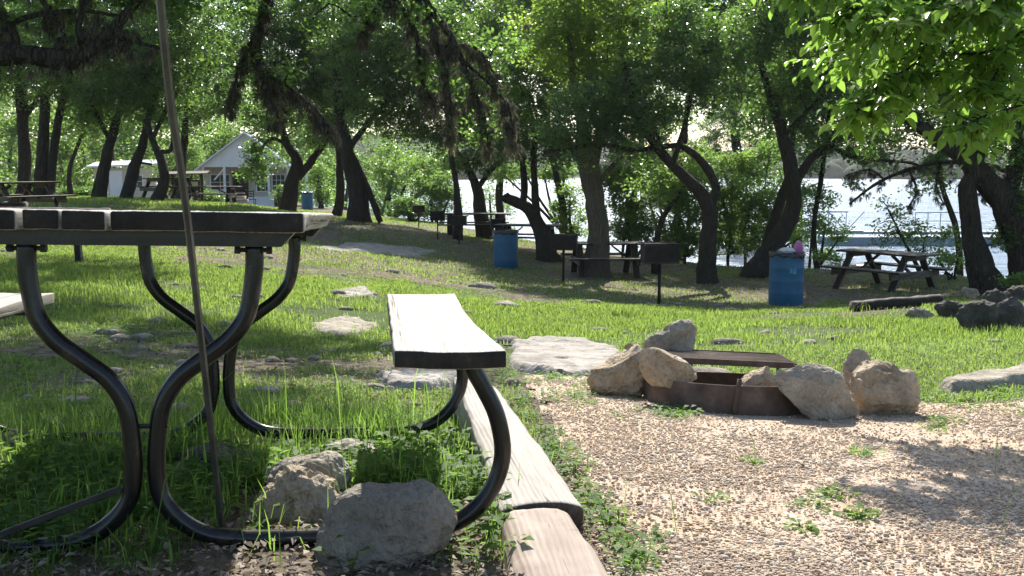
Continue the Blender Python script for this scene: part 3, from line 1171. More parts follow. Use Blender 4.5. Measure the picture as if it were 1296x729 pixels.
# raised grate: a plate of close bars with a frame bent down at the ends
zg = .20
xa, xb, yg0, yg1 = -.30, .36, .06, .36
mb = MB()
for q in range(17):
    yy = yg0 + (yg1 - yg0) * q / 16
    tube(mb, [(xa + .02, yy, zg + .012 + .09 * yy), (xb - .02, yy, zg + .002 + .09 * yy)], .0085, 6)
build('grate', mb, M['rust'], fr, smoothf=True)
for yy in (yg0 - .012, yg1 + .012):
    mb = MB()
    pts = [(xa - .10, yy, zg - .055 + .09 * yy), (xa, yy, zg + .010 + .09 * yy), (xb - .04, yy, zg + .09 * yy), (xb + .06, yy, zg - .05 + .09 * yy)]
    for a_, b_ in zip(pts[:-1], pts[1:]):
        bar(mb, a_, b_, .012, .030)
    build('grate_rail', mb, M['rust'], fr)
for xx in (xa + .06, xb - .03):
    for yy in (yg0 - .012, yg1 + .012):
        mb = MB()
        tube(mb, [(xx, yy, -.02), (xx, yy, zg - .01)], .010, 8)
        build('grate_post', mb, M['rust'], fr, smoothf=True)
mb = MB()
n = 40
gx, gy = np.meshgrid(np.linspace(-1, 1, n), np.linspace(-1, 1, n))
rads = np.maximum(np.abs(gx), np.abs(gy))
nrm_ = np.hypot(gx, gy) + 1e-9
ux, uy = gx / nrm_ * rads * .405, gy / nrm_ * rads * .405
V = np.stack([ux, uy, .03 + .02 * fbm2(ux, uy, 8, 2)], -1).reshape(-1, 3)
fs = [(i * n + j, i * n + j + 1, (i + 1) * n + j + 1, (i + 1) * n + j) for i in range(n - 1) for j in range(n - 1)]
mb.add(V, fs)
M['ash'] = m_simple('grey_ash', [(.35, (.05, .045, .04)), (.7, (.30, .28, .26))], 12, .95, .7, 40, .01)
build('ash_bed', mb, M['ash'], fr, smoothf=True)
# charred sticks left in the ring
for q, (x, y, a, L_) in enumerate([(-.12, .05, .4, .22), (.02, -.12, -.2, .26), (.10, .08, 1.2, .18)]):
    mb = MB()
    p0 = rc + np.array([x, y, .06])
    d = np.array([math.cos(a), math.sin(a), .1]) * L_ / 2
    tube(mb, catmull([p0 - d, p0 + (0, 0, .01), p0 + d], 4), [.014] * 4 + [.015] * 4 + [.012], 7, bark=.25, seed=q)
    o = build('charred_stick', mb, M['grill'], origin=p0, smoothf=True)
    tag(o, ['charred stick lying in the ash nearest the stone ledge', 'longest charred stick across the front of the ash', 'short charred stick under the iron grate'][q], 'stick', 'charred sticks in the fire ring')

# ================= wooden picnic tables =================
def tilt_board(mb, a, b, w, h, up):
    bar(mb, a, b, w, h, up)


def wood_table(label, loc, rz, L=1.83, mk='table_grey', first=None):
    root = empty('picnic_table', loc, rz)
    tag(root, label, 'picnic table', 'wooden picnic tables in the grove')
    if first is not None:
        for ch in first.children:
            c_ = ch.copy()
            if mk:
                pass
            col.objects.link(c_)
            c_.parent = root
            if abs(L - 1.83) > .01:
                c_.scale = (L / 1.83, 1, 1)
        return root
    mt = M[mk]
    mb = MB()
    for q in range(5):
        y = (-2 + q) * .147
        rbox(mb, (RNG.uniform(-.01, .01), y, .74), (L / 2, .070, .019), r=.006, nz=.003, ns=6, seed=q, seg=(20, 2, 0), R=None)
    build('tabletop', mb, mt, root, smoothf=True)
    for s in (-1, 1):
        mb = MB()
        for q in (0, 1):
            rbox(mb, (RNG.uniform(-.01, .01), s * (.64 + q * .145), .44), (L / 2, .068, .019), r=.006, nz=.002, ns=6, seed=q + 7, seg=(20, 2, 0))
        build('bench_seat', mb, mt, root, smoothf=True)
    for ex in (-1, 1):
        x = ex * (L / 2 - .30)
        for s in (-1, 1):
            mb = MB()
            bar(mb, (x, s * .24, .715), (x, s * .70, 0.0), .040, .14, (1, 0, 0))
            build('leg', mb, mt, root)
        mb = MB()
        bar(mb, (x + ex * .042, -.77, .355), (x + ex * .042, .77, .355), .038, .13)
        build('seat_beam', mb, mt, root)
        mb = MB()
        bar(mb, (x + ex * .042, -.34, .672), (x + ex * .042, .34, .672), .038, .09)
        build('top_beam', mb, mt, root)
        mb = MB()
        bar(mb, (x - ex * .03, 0, .36), (x - ex * .46, 0, .69), .075, .038)
        build('brace', mb, mt, root)
    return root


def place(px, py):
    g = gp(px, py)
    return g


def fit(root, mk):
    for ch in root.children:
        ch.data = ch.data.copy()
        ch.data.materials[0] = M[mk]


g1 = gp(1119, 366)
t_r = wood_table('weathered grey picnic table standing alone on the shore beside the blue drum with pink rubbish', (g1[0], g1[1], g1[2] - .02), math.radians(8) + math.pi / 2 * 0, L=1.83)
t_r.rotation_euler = (0, 0, math.radians(124))
g2 = gp(765, 349)
t_c = wood_table('picnic table seen side on in front of the thick pale cypress, between two grills', (g2[0], g2[1], g2[2]), math.radians(4), first=t_r, L=1.83)
g3 = gp(662, 322)
t_d = wood_table('mossy topped picnic table tucked between the blue drum and the twisted tree', (g3[0] + .15, g3[1] + .9, g3[2]), math.radians(-12), first=t_r)
g4 = gp(600, 301)
t_e = wood_table('shaded picnic table among the two dark trunks by the water', (g4[0], g4[1], g4[2]), math.radians(3), first=t_r, L=2.2)
g5 = P(22, 266, 22.5)
g5z = float(G(g5[0], g5[1]))
t_f = wood_table('olive brown picnic table on the grassy mound, cut by the picture edge', (g5[0], g5[1], g5z), math.radians(68), first=t_r)
fit(t_f, 'table_wood')
g6 = P(215, 262, 36)
t_g = wood_table('dark picnic table in deep shade in front of the notice board', (g6[0], g6[1], float(G(g6[0], g6[1])) + .05), math.radians(55), first=t_r)
g7 = P(268, 262, 42)
t_h = wood_table('long low grey picnic table in shade before the house porch', (g7[0], g7[1], float(G(g7[0], g7[1])) + .05), math.radians(2), first=t_r, L=2.4)

# ================= drums =================
def drum(label, loc, full=True, first=None, rz=0, lean=0):
    root = empty('litter_drum', loc, rz)
    root.rotation_euler = (lean, 0, rz)
    tag(root, label, 'litter drum', 'blue plastic litter drums')
    if first is not None:
        for ch in first.children:
            if ch.name.startswith('drum_mark'):
                continue
            c_ = ch.copy()
            col.objects.link(c_)
            c_.parent = root
        return root
    mb = MB()
    R_ = .285
    prof = [(.0, .0), (R_ - .03, .0), (R_ - .008, .012), (R_, .04), (R_, .20), (R_ + .003, .215), (R_, .23), (R_, .40), (R_ + .003, .415), (R_, .43), (R_, .62), (R_ + .003, .635), (R_, .65), (R_ - .003, .80), (R_ + .004, .84), (R_ + .004, .87), (R_ - .012, .875), (R_ - .016, .83), (R_ - .03, .4), (0, .38)]
    lathe(mb, prof, sides=40)
    build('drum_body', mb, M['blue'], root, smoothf=True)
    mb = MB()
    aa = np.linspace(0, 2 * math.pi, 56, endpoint=False)
    dr = .06 + .045 * fbm2(np.cos(aa) * 2, np.sin(aa) * 2, 1.3, 5)
    rows = []
    for k_, (ro, zo) in enumerate([(.20, .80), (R_ - .03, .86), (R_ + .005, .895), (R_ + .015, .87), (R_ + .013, None), (R_ + .010, 'e')]):
        z_ = np.full(56, zo) if isinstance(zo, float) else (.87 - dr * (.6 if zo is None else 1.0))
        rr_ = ro + .006 * fbm2(np.cos(aa) * 6, np.sin(aa) * 6, 2, k_)
        rows.append(np.stack([rr_ * np.cos(aa), rr_ * np.sin(aa), z_ + .008 * fbm2(np.cos(aa) * 5, np.sin(aa) * 5, 2, 9 + k_)], -1))
    V = np.array(rows).reshape(-1, 3)
    fs = []
    for i in range(5):
        for j in range(56):
            k_ = (j + 1) % 56
            fs.append((i * 56 + j, i * 56 + k_, (i + 1) * 56 + k_, (i + 1) * 56 + j))
    mb.add(V, fs)
    build('bag_lining', mb, M['bag'], root, smoothf=True)
    return root


def mark_curved(mb, pts, R_, off):
    v = [((R_ + off) * math.sin(x / R_), -(R_ + off) * math.cos(x / R_), z) for x, z in pts]
    mb.add(v, [tuple(range(len(v)))])


gd = gp(1000, 387)
d1 = drum('blue litter drum with a black bag and pink rubbish on top, before the leaning oak', (gd[0], gd[1] + .28, gd[2] - .02))
mb = MB()
# printed mark: a pale square with a darker check stroke cut through it
for pts in ([(-.055, .64), (-.055, .56), (-.030, .56), (-.004, .60), (-.02, .64)],
            [(.002, .64), (.052, .64), (.052, .545), (.010, .545), (-.018, .565), (.004, .60)]):
    mark_curved(mb, [(x + .03, z) for x, z in pts][::-1], .285, .010)
build('drum_mark', mb, M['bluedot'], d1)
v, f = ico(3)
mb = MB()
vv = v * np.array([.075, .06, .11]) * (1 + .12 * fbm(v * 2.4, 3))[:, None]
mb.add(vv + np.array([gd[0] + .17, gd[1] + .22, gd[2] + .95]), f)
tag(build('pink_bag', mb, M['pink'], origin=(gd[0] + .17, gd[1] + .22, gd[2] + .85), smoothf=True), 'crumpled pink plastic bag sticking out of the drum', 'plastic bag')
mb = MB()
vv = v * np.array([.15, .12, .05]) * (1 + .25 * fbm(v * 3.4, 8))[:, None]
mb.add(vv + np.array([gd[0] - .01, gd[1] + .25, gd[2] + .895]), f)
tag(build('crumpled_paper', mb, M['paper'], origin=(gd[0] - .01, gd[1] + .25, gd[2] + .86), smoothf=True), 'heap of crumpled white rubbish beside the pink bag', 'rubbish')

gd2 = gp(640, 340)
d2 = drum('blue litter drum with a sagging black bag, standing alone where the lawn turns to shade', (gd2[0], gd2[1] + .28, gd2[2] - .02), first=d1, rz=2.1)
gd3 = P(1084, 336, 27) - np.array([0, .28, .87])
d3 = drum('blue drum half hidden behind the grey picnic table at the water edge', (gd3[0], gd3[1] + .28, gd3[2] - .02), first=d1, rz=1)
gd4 = P(389, 262, 50)
gd4z = float(G(gd4[0], gd4[1]))
d4 = drum('small distant blue drum at the corner of the white house', (gd4[0], gd4[1], gd4z), first=d1, rz=3)


# ================= pedestal grills =================
def grill(label, loc, rz, first=None):
    root = empty('park_grill', loc, rz)
    tag(root, label, 'park grill', 'iron pedestal grills')
    if first is not None:
        for ch in first.children:
            c_ = ch.copy()
            col.objects.link(c_)
            c_.parent = root
            for g_ in ch.children:
                k_ = g_.copy()
                col.objects.link(k_)
                k_.parent = c_
        return root
    mb = MB()
    tube(mb, [(0, 0, -.1), (0, 0, .70)], .026, 12)
    build('post', mb, M['grill'], root, smoothf=True)
    mb = MB()
    w, dp, z0, z1 = .27, .19, .68, .97
    rbox(mb, (0, 0, z0), (w, dp, .006), r=.002)
    rbox(mb, (0, dp - .004, (z0 + z1) / 2 + .004), (w, .005, (z1 - z0) / 2), r=.002)
    rbox(mb, (0, -dp + .004, (z0 + z1) / 2 + .002), (w - .006, .005, (z1 - z0) / 2 - .01), r=.002)
    for s in (-1, 1):
        rbox(mb, (s * (w - .001), .0, (z0 + z1) / 2 + .003), (.005, dp - .002, (z1 - z0) / 2 - .004), r=.002)
    fb = build('firebox', mb, M['grill'], root)
    mb = MB()
    for q in range(15):
        x = -w + .03 + q * (2 * w - .06) / 14
        tube(mb, [(x, -dp - .01, z1 + .012), (x, dp - .01, z1 + .012)], .006, 6)
    for yy in (-dp - .012, dp - .012):
        tube(mb, [(-w - .05, yy, z1 + .012), (w + .05, yy, z1 + .012)], .008, 6)
    build('grate', mb, M['grill'], root)
    for s in (-1, 1):
        mb = MB()
        tube(mb, catmull([(s * (w + .04), -dp - .01, z1 + .012), (s * (w + .11), -dp - .015, z1 + .022), (s * (w + .12), -.02, z1 + .024)], 4), .010, 8)
        build('handle', mb, M['grill'], root, smoothf=True)
    return root


def grill_at(px, py, label, rz, first=None, Yf=None):
    g = gp(px, py) if Yf is None else P(px, py, Yf)
    z = float(G(g[0], g[1]))
    return grill(label, (g[0], g[1], z), rz, first)


gr1 = grill_at(834, 386, 'black pedestal grill standing alone on the lawn edge, nearest the fire ring', math.radians(4))
gr2 = grill_at(713, 357, 'rusty pedestal grill beside the twisted tree and the end of the side-on picnic table', math.radians(-10), gr1)
for a in [(630, 312, 'pedestal grill right above the lone blue drum, against the bright water', 8),
          (581, 309, 'pedestal grill hiding the foot of the straight dark trunk', -6),
          (554, 303, 'small dark pedestal grill on its thin post, out in the open by the bushes', 3),
          (530, 288, 'farthest pedestal grill in shadow under the leaning limb', 12)]:
    gk = grill_at(a[0], a[1], a[2], math.radians(a[3]), gr1)
    gk.scale = (.74, .74, .8)

# ================= buildings =================
def board_wall(mb, a, b, z0, z1, th=.06):
    a = np.asarray(a, float)
    b = np.asarray(b, float)
    c_ = (a + b) / 2
    d = b - a
    L_ = np.hypot(*d)
    R = np.array([[d[0] / L_, -d[1] / L_, 0], [d[1] / L_, d[0] / L_, 0], [0, 0, 1]])
    box(mb, (c_[0], c_[1], (z0 + z1) / 2), (L_ / 2, th / 2, (z1 - z0) / 2), R)


Yh = 58.0
hp = P(312, 263, Yh)
hz = float(G(hp[0], hp[1]))
print('house base z', hz, 'seen', hp[2])
house = empty('white_house', (hp[0], hp[1], hp[2] - .05), math.radians(10))
tag(house, 'small white gabled house with a porch on posts and a pale metal roof', 'house')
W2, EV, PK = 2.45, 2.38, 4.25
D0, D1 = 0.0, 5.0         # gable at y=0, porch recess 1.8 m deep
mb = MB()
board_wall(mb, (-W2, 1.8), (W2, 1.8), 0, EV)
board_wall(mb, (-W2 + .03, 1.84), (-W2 + .03, D1), 0, EV)
board_wall(mb, (W2 - .03, 1.84), (W2 - .03, D1), 0, EV)
board_wall(mb, (-W2, D1), (W2, D1), 0, EV)
build('wall', mb, M['cream'], house)
for yy, th in ((0.03, .06), (D1 + .05, .06)):
    mb = MB()
    v = [(-W2, yy - .03, EV), (W2, yy - .03, EV), (0, yy - .03, PK), (-W2, yy + .03, EV), (W2, yy + .03, EV), (0, yy + .03, PK)]
    mb.add(v, [(0, 1, 2), (5, 4, 3), (0, 3, 4, 1), (1, 4, 5, 2), (2, 5, 3, 0)])
    build('gable', mb, M['white'], house)
mb = MB()
for s in (-1, 1):
    ov = .35
    sl = (PK - EV) / W2
    x0, x1 = 0, s * (W2 + ov)
    z0, z1 = PK + .02, EV - sl * ov + .02
    v = [(x0, -.35, z0), (x1, -.35, z1), (x1, D1 + .3, z1), (x0, D1 + .3, z0)]
    v += [(a, b, c_ + .07) for a, b, c_ in v]
    mb.add(v, [(0, 1, 2, 3), (7, 6, 5, 4), (0, 4, 5, 1), (1, 5, 6, 2), (2, 6, 7, 3), (3, 7, 4, 0)])
    for q in range(15):
        yy = -.3 + q * .38
        bar(mb, (s * .02, yy, PK + .095), (x1, yy, z1 + .085), .03, .03)
build('roof', mb, M['metalroof'], house)
mb = MB()
rbox(mb, (0, .9, .07), (W2 + .1, 1.0, .08), r=.01)
build('porch_floor', mb, M['cream'], house)
for x in (-W2 + .08, -1.18, 1.28, W2 - .08):
    mb = MB()
    rbox(mb, (x, .08, EV / 2 + .075), (.065, .065, EV / 2 - .075), r=.01)
    build('porch_post', mb, M['white'], house)
mb = MB()
bar(mb, (-1.18, .08, 2.3), (-1.75, .08, 1.65), .06, .08)
build('post_brace', mb, M['white'], house)
mb = MB()
for x0, x1 in ((.1, 1.22), (1.34, 2.3)):
    rbox(mb, ((x0 + x1) / 2, .08, .42), ((x1 - x0) / 2, .03, .27), r=.005)
build('porch_rail', mb, M['white'], house)


def window(parent, x, z, w, h, y, bars=(2, 2)):
    mb = MB()
    for a, b, c_, d in ((x - w / 2, z, .03, h / 2 + .05), (x + w / 2, z, .03, h / 2 + .05)):
        rbox(mb, (a, y - .045, b), (c_, .03, d), r=.004)
    for zz in (z - h / 2, z + h / 2):
        rbox(mb, (x, y - .044, zz), (w / 2 - .03, .03, .03), r=.004)
    for q in range(1, bars[0]):
        rbox(mb, (x - w / 2 + w * q / bars[0], y - .05, z), (.014, .014, h / 2 - .03), r=.003)
    for q in range(1, bars[1]):
        rbox(mb, (x, y - .052, z - h / 2 + h * q / bars[1]), (w / 2 - .03, .012, .014), r=.003)
    wf = build('window', mb, M['white'], parent)
    mb = MB()
    rbox(mb, (x, y - .036, z), (w / 2, .004, h / 2), r=.001)
    build('pane', mb, M['glass'], wf)


window(house, .85, 1.45, .75, 1.0, 1.77, (3, 3))
window(house, 1.75, 1.45, .75, 1.0, 1.77, (3, 3))
window(house, -1.6, 1.5, 1.1, .9, 1.77, (2, 2))
mb = MB()
rbox(mb, (-.45, 1.74, 1.1), (.45, .03, 1.0), r=.01)
dr_ = build('door', mb, M['brownwood'], house)
mb = MB()
v, f = ico(2)
mb.add(v * .035 + np.array([-.12, 1.68, 1.05]), f)
build('handle', mb, M['silver'], dr_)

# side porch on the water side of the house
sp = empty('white_lean_to', (hp[0] + 3.1, hp[1] + 2.2, hp[2] - .05), math.radians(10))
tag(sp, 'narrow white lean-to porch joined to the house wall, next to the small distant drum', 'porch')
mb = MB()
v = [(-.75, 0, 2.75), (.75, 0, 2.25), (.75, 4, 2.25), (-.75, 4, 2.75)]
v += [(a, b, c_ + .06) for a, b, c_ in v]
mb.add(v, [(0, 1, 2, 3), (7, 6, 5, 4), (0, 4, 5, 1), (1, 5, 6, 2), (2, 6, 7, 3), (3, 7, 4, 0)])
build('roof', mb, M['metalroof'], sp)
for x in (-.1, .62):
    for y in (.1, 3.8):
        mb = MB()
        rbox(mb, (x, y, 1.12), (.05, .05, 1.12), r=.01)
        build('porch_post', mb, M['white'], sp)
mb = MB()
for q in range(7):
    rbox(mb, (-.02 + q * .1, .1, .55), (.015, .015, .4), r=.004)
rbox(mb, (.27, .1, .93), (.36, .03, .03), r=.004)
build('railing', mb, M['white'], sp)

# ladder back chair by the porch
ch0 = P(318, 262, 55)
chr_ = empty('chair', (ch0[0], ch0[1], ch0[2] - .03), .5)
tag(chr_, 'dark ladder-backed chair standing before the porch rail', 'chair')
for x in (-.2, .2):
    for y, h_ in ((-.2, .43), (.2, .95)):
        mb = MB()
        tube(mb, [(x, y, 0), (x, y, h_)], .02, 6)
        build('leg', mb, M['dark_wood'], chr_)
mb = MB()
rbox(mb, (0, 0, .45), (.23, .23, .02), r=.008)
build('seat', mb, M['dark_wood'], chr_)
mb = MB()
for z in (.6, .74, .88):
    rbox(mb, (0, .2, z), (.2, .012, .025), r=.004)
build('backrest', mb, M['dark_wood'], chr_)

# planter pots before the porch
for q, (px, lab, s, mk) in enumerate([(301, 'tall tan clay pot by the porch with a darker twin next to it', .42, 'rock_orange'), (307, 'low pale stone tub in front of the tan clay pot', .3, 'slab')]):
    b0 = P(px, 262, 54 - q)
    mb = MB()
    lathe(mb, [(0, 0), (.24 * s / .3, 0), (.3 * s / .3, s * .6), (.33 * s / .3, s * 1.5), (.28 * s / .3, s * 1.5), (.25 * s / .3, s * .7), (0, s * .6)], sides=20)
    o = build('garden_pot', mb, M[mk], smoothf=True)
    o.location = (b0[0], b0[1], b0[2] - .04)
    tag(o, lab if q else 'tall tan clay pot standing by the house porch', 'garden pot')

# second white building
s0_ = P(160, 247, 66)
shed = empty('white_shed', (s0_[0], s0_[1], s0_[2]), math.radians(14))
tag(shed, 'low white shed with a pale shallow roof, seen between the dark oak trunks', 'shed')
mb = MB()
board_wall(mb, (-1.9, 0), (1.9, 0), -.4, 1.75)
board_wall(mb, (-1.87, .04), (-1.87, 3.4), -.4, 1.75)
board_wall(mb, (1.87, .04), (1.87, 3.4), -.4, 1.75)
board_wall(mb, (-1.9, 3.4), (1.9, 3.4), -.4, 1.75)
build('wall', mb, M['cream'], shed)
mb = MB()
v = [(-2.3, -.6, 1.78), (2.3, -.6, 1.98), (2.3, 3.8, 2.3), (-2.3, 3.8, 2.1)]
v += [(a, b, c_ + .1) for a, b, c_ in v]
mb.add(v, [(0, 1, 2, 3), (7, 6, 5, 4), (0, 4, 5, 1), (1, 5, 6, 2), (2, 6, 7, 3), (3, 7, 4, 0)])
build('roof', mb, M['metalroof'], shed)
window(shed, .7, .9, .7, .8, -.03, (2, 2))
mb = MB()
rbox(mb, (-.6, -.05, .65), (.4, .025, .95), r=.01)
build('door', mb, M['white'], shed)

# notice board
kb = P(240, 264, 46)
kz = float(G(kb[0], kb[1]))
kio = empty('notice_board', (kb[0], kb[1], kb[2] - .05), math.radians(-3))
tag(kio, 'brown wooden notice board with a thin shingle roof and pale papers under glass', 'notice board')
for x in (-.72, .62):
    mb = MB()
    rbox(mb, (x, 0, .8), (.06, .06, .82), r=.01)
    build('post', mb, M['brownwood'], kio)
mb = MB()
for s in (-1, 1):
    bar(mb, (-1.0, s * .22, 1.66), (1.0, s * .22, 1.70), .46, .04, (0, -s * .25 * -1, 1))
build('roof', mb, M['table_grey'], kio)
mb = MB()
rbox(mb, (-.06, .0, 1.32), (.58, .03, .04), r=.005)
rbox(mb, (-.06, .0, .60), (.58, .03, .04), r=.005)
for x in (-.6, .48):
    rbox(mb, (x, 0, .96), (.04, .03, .32), r=.005)
bf = build('board_frame', mb, M['brownwood'], kio)
mb = MB()
rbox(mb, (-.06, -.004, .96), (.50, .008, .32), r=.002)
build('notice_panel', mb, M['notice'], bf)
# shade-side timber at the end of the mound, with a light sawn end
tb = [(P(8, 263, 9.5), P(139, 266, 9.5))]
a_ = P(-40, 270, 8.6)
b_ = P(138, 270, 8.8)
mb = MB()
za = float(G(a_[0], a_[1])) + .05
zb_ = float(G(b_[0], b_[1])) + .05
gm = gp(95, 328)
print('mound things', a_, za, gm)


# fallen / edging timbers further off
def log_between(name, label, p0, p1, r0, mk, cat='log', seed=0, sq=False, group=None):
    p0 = np.asarray(p0, float)
    p1 = np.asarray(p1, float)
    mb = MB()
    if sq:
        bar(mb, p0, p1, r0 * 2, r0 * 1.6)
    else:
        pts = catmull([p0, (p0 * 2 + p1) / 3 + (0, 0, r0 * .12), (p0 + p1 * 2) / 3, p1], 8)
        tube(mb, pts, r0, 14, bark=.12, seed=seed, bscale=3 / max(r0 * 8, .3))
    o = build(name, mb, M[mk], origin=p0, smoothf=not sq)
    tag(o, label, cat, group)
    return o


def on_ground(px, py, lift):
    g = gp(px, py)
    return np.array([g[0], g[1], g[2] + lift])


q0, q1 = P(-30, 268, 20), P(139, 269, 20)
log_between('edging_log', 'long round edging log with a pale sawn end, lying just above the table top line', (q0[0], q0[1], q0[2]), (q1[0], q1[1], q1[2]), .09, 'dark_wood', 'log', 4)
log_between('edging_log', 'low dark timber edging in the shade in front of the grey picnic table', on_ground(1078, 394, .05), on_ground(1190, 385, .06), .08, 'dark_wood', 'log', 5)
log_between('short_log', 'short fat dark log lying under the olive picnic table on the mound', P(-20, 262, 21.6), P(34, 262, 21.6), .12, 'dark_wood', 'log', 6)  # dark round form beneath the table, built as a wooden log
# short post stub
g_ = gp(100, 332)
mb = MB()
sc_ = g_[1] / F
hpo = 34 * sc_
rbox(mb, (0, 0, hpo / 2), (4 * sc_, 4 * sc_, hpo / 2 + .02), r=.01, nz=.004, ns=8, seg=(2, 2, 6))
o = build('wooden_stub', mb, M['table_grey'], smoothf=True)
o.location = (g_[0], g_[1], g_[2])
tag(o, 'short grey wooden post stub in the grass seen under the table top', 'post')

# utility pole by the shed
pb = P(146, 250, 75)
mb = MB()
tube(mb, [(pb[0], pb[1], pb[2] - 1), (pb[0], pb[1], pb[2] + 5.5)], [.1, .07], 10)
pole = empty('utility_pole', pb)
tag(pole, 'thin grey utility pole with a crossbar, behind the white shed', 'pole')
mb = MB()
tube(mb, [(0, 0, -1), (0, 0, 3.9)], [.1, .07], 10)
build('mast', mb, M['table_grey'], pole)
mb = MB()
rbox(mb, (0, 0, 3.5), (.4, .05, .05), r=.01)
build('crossbar', mb, M['table_grey'], pole)

# ================= dock with truss gangway =================
dk = empty('floating_dock', (0, 0, 0))
tag(dk, 'grey floating dock on the bright water with a white truss railing', 'dock')
M['dock'] = m_plain('grey_dock_deck', (.30, .34, .38), .6)
M['dockmetal'] = m_plain('pale_dock_metal', (.42, .48, .55), .4, .3)
dz = LAKE
mb = MB()
Yd = 54.0
xA, xB = P(1040, 305, Yd)[0], P(1215, 305, Yd)[0] + 3
for x in np.arange(xA, xB, 2.45):
    rbox(mb, (x + 1.2, Yd, dz + .22), (1.18, .9, .25), r=.04)
build('float', mb, M['dock'], dk)
mb = MB()
rbox(mb, ((xA + xB) / 2, Yd + 3.6, dz + .45), ((xB - xA) / 2 + 3, .8, .07), r=.02)
build('walkway', mb, M['dock'], dk)
mb = MB()
x0_, x1_ = P(1030, 300, Yd + 2)[0], P(1098, 300, Yd + 2)[0]
yy = Yd + 2.7
zb0, zt_ = dz + .55, dz + 1.65
tube(mb, [(x0_ - 3, yy, zb0), (x1_, yy, zb0)], .045, 6)
tube(mb, [(x0_ - 3, yy, zt_), (x1_ - .9, yy, zt_)], .04, 6)
n_ = 6
xx = np.linspace(x0_ - 3, x1_, n_ + 1)
for q in range(n_):
    tube(mb, [(xx[q], yy, zb0 if q % 2 else zt_), (xx[q + 1], yy, zt_ if q % 2 else zb0)], .03, 6)
    tube(mb, [(xx[q], yy, zb0), (xx[q], yy, zt_)], .025, 6)
build('truss_railing', mb, M['dockmetal'], dk)
mb = MB()
x2_, x3_ = P(1160, 300, Yd + 4)[0], P(1240, 300, Yd + 4)[0]
tube(mb, [(x2_, Yd + 4.3, dz + 1.55), (x3_, Yd + 4.3, dz + 1.55)], .035, 6)
tube(mb, [(x2_, Yd + 4.3, dz + 1.05), (x3_, Yd + 4.3, dz + 1.05)], .025, 6)
for x in np.linspace(x2_, x3_, 6):
    tube(mb, [(x, Yd + 4.3, dz + .5), (x, Yd + 4.3, dz + 1.55)], .03, 6)
build('pipe_railing', mb, M['dockmetal'], dk)
_c = Vector((xA, Yd, dz))
dk.location = _c
for ch in dk.children:
    ch.data.transform(Matrix.Translation(-_c))

# ================= TREES =================
def rand_unit(n, rg):
    v = rg.normal(size=(n, 3))
    return v / np.linalg.norm(v, axis=1, keepdims=True)


def leaf_cards(C, size, rg, wr=.5, upb=.5, fold=.18):
    """C: leaf centres; four-cornered folded leaves"""
    n = len(C)
    a = rand_unit(n, rg)
    a[:, 2] = a[:, 2] * .6 - .15
    a /= np.linalg.norm(a, axis=1, keepdims=True)
    m_ = rand_unit(n, rg)
    m_[:, 2] += upb
    b = np.cross(a, m_)
    b /= np.maximum(np.linalg.norm(b, axis=1, keepdims=True), 1e-6)
    nn = np.cross(b, a)
    s = (size * rg.uniform(.6, 1.3, n))[:, None]
    V = np.stack([C - a * s * .5, C + b * s * wr * .5 + nn * s * fold - a * s * .05, C + a * s * .5, C - b * s * wr * .5 + nn * s * fold - a * s * .05], 1)
    return V.reshape(-1, 3)


def cards_faces(n):
    return np.arange(n * 4).reshape(n, 4)


def clump_leaves(centers, rc, nl, size, rg, droop=0.0, shell=.5):
    n = len(centers)
    cen = np.repeat(centers, nl, axis=0)
    u = rand_unit(n * nl, rg)
    r = rg.random(n * nl) ** shell
    rcl = np.repeat(rc * rg.uniform(.7, 1.3, n), nl)
    off = u * (r * rcl)[:, None]
    off[:, 2] *= .62
    off[:, 2] -= droop * r ** 2 * rcl
    # break the roundness with layered wobble
    off += .25 * rc * np.stack([vnoise((cen + off) * 3.1, q) for q in (1, 2, 3)], -1)
    C = cen + off
    cl = np.repeat(rg.random(n), nl)
    var = np.clip(.55 * cl + .45 * rg.random(n * nl), 0, 1)
    return leaf_cards(C, size, rg), np.repeat(var, 4), C


TREES = 0


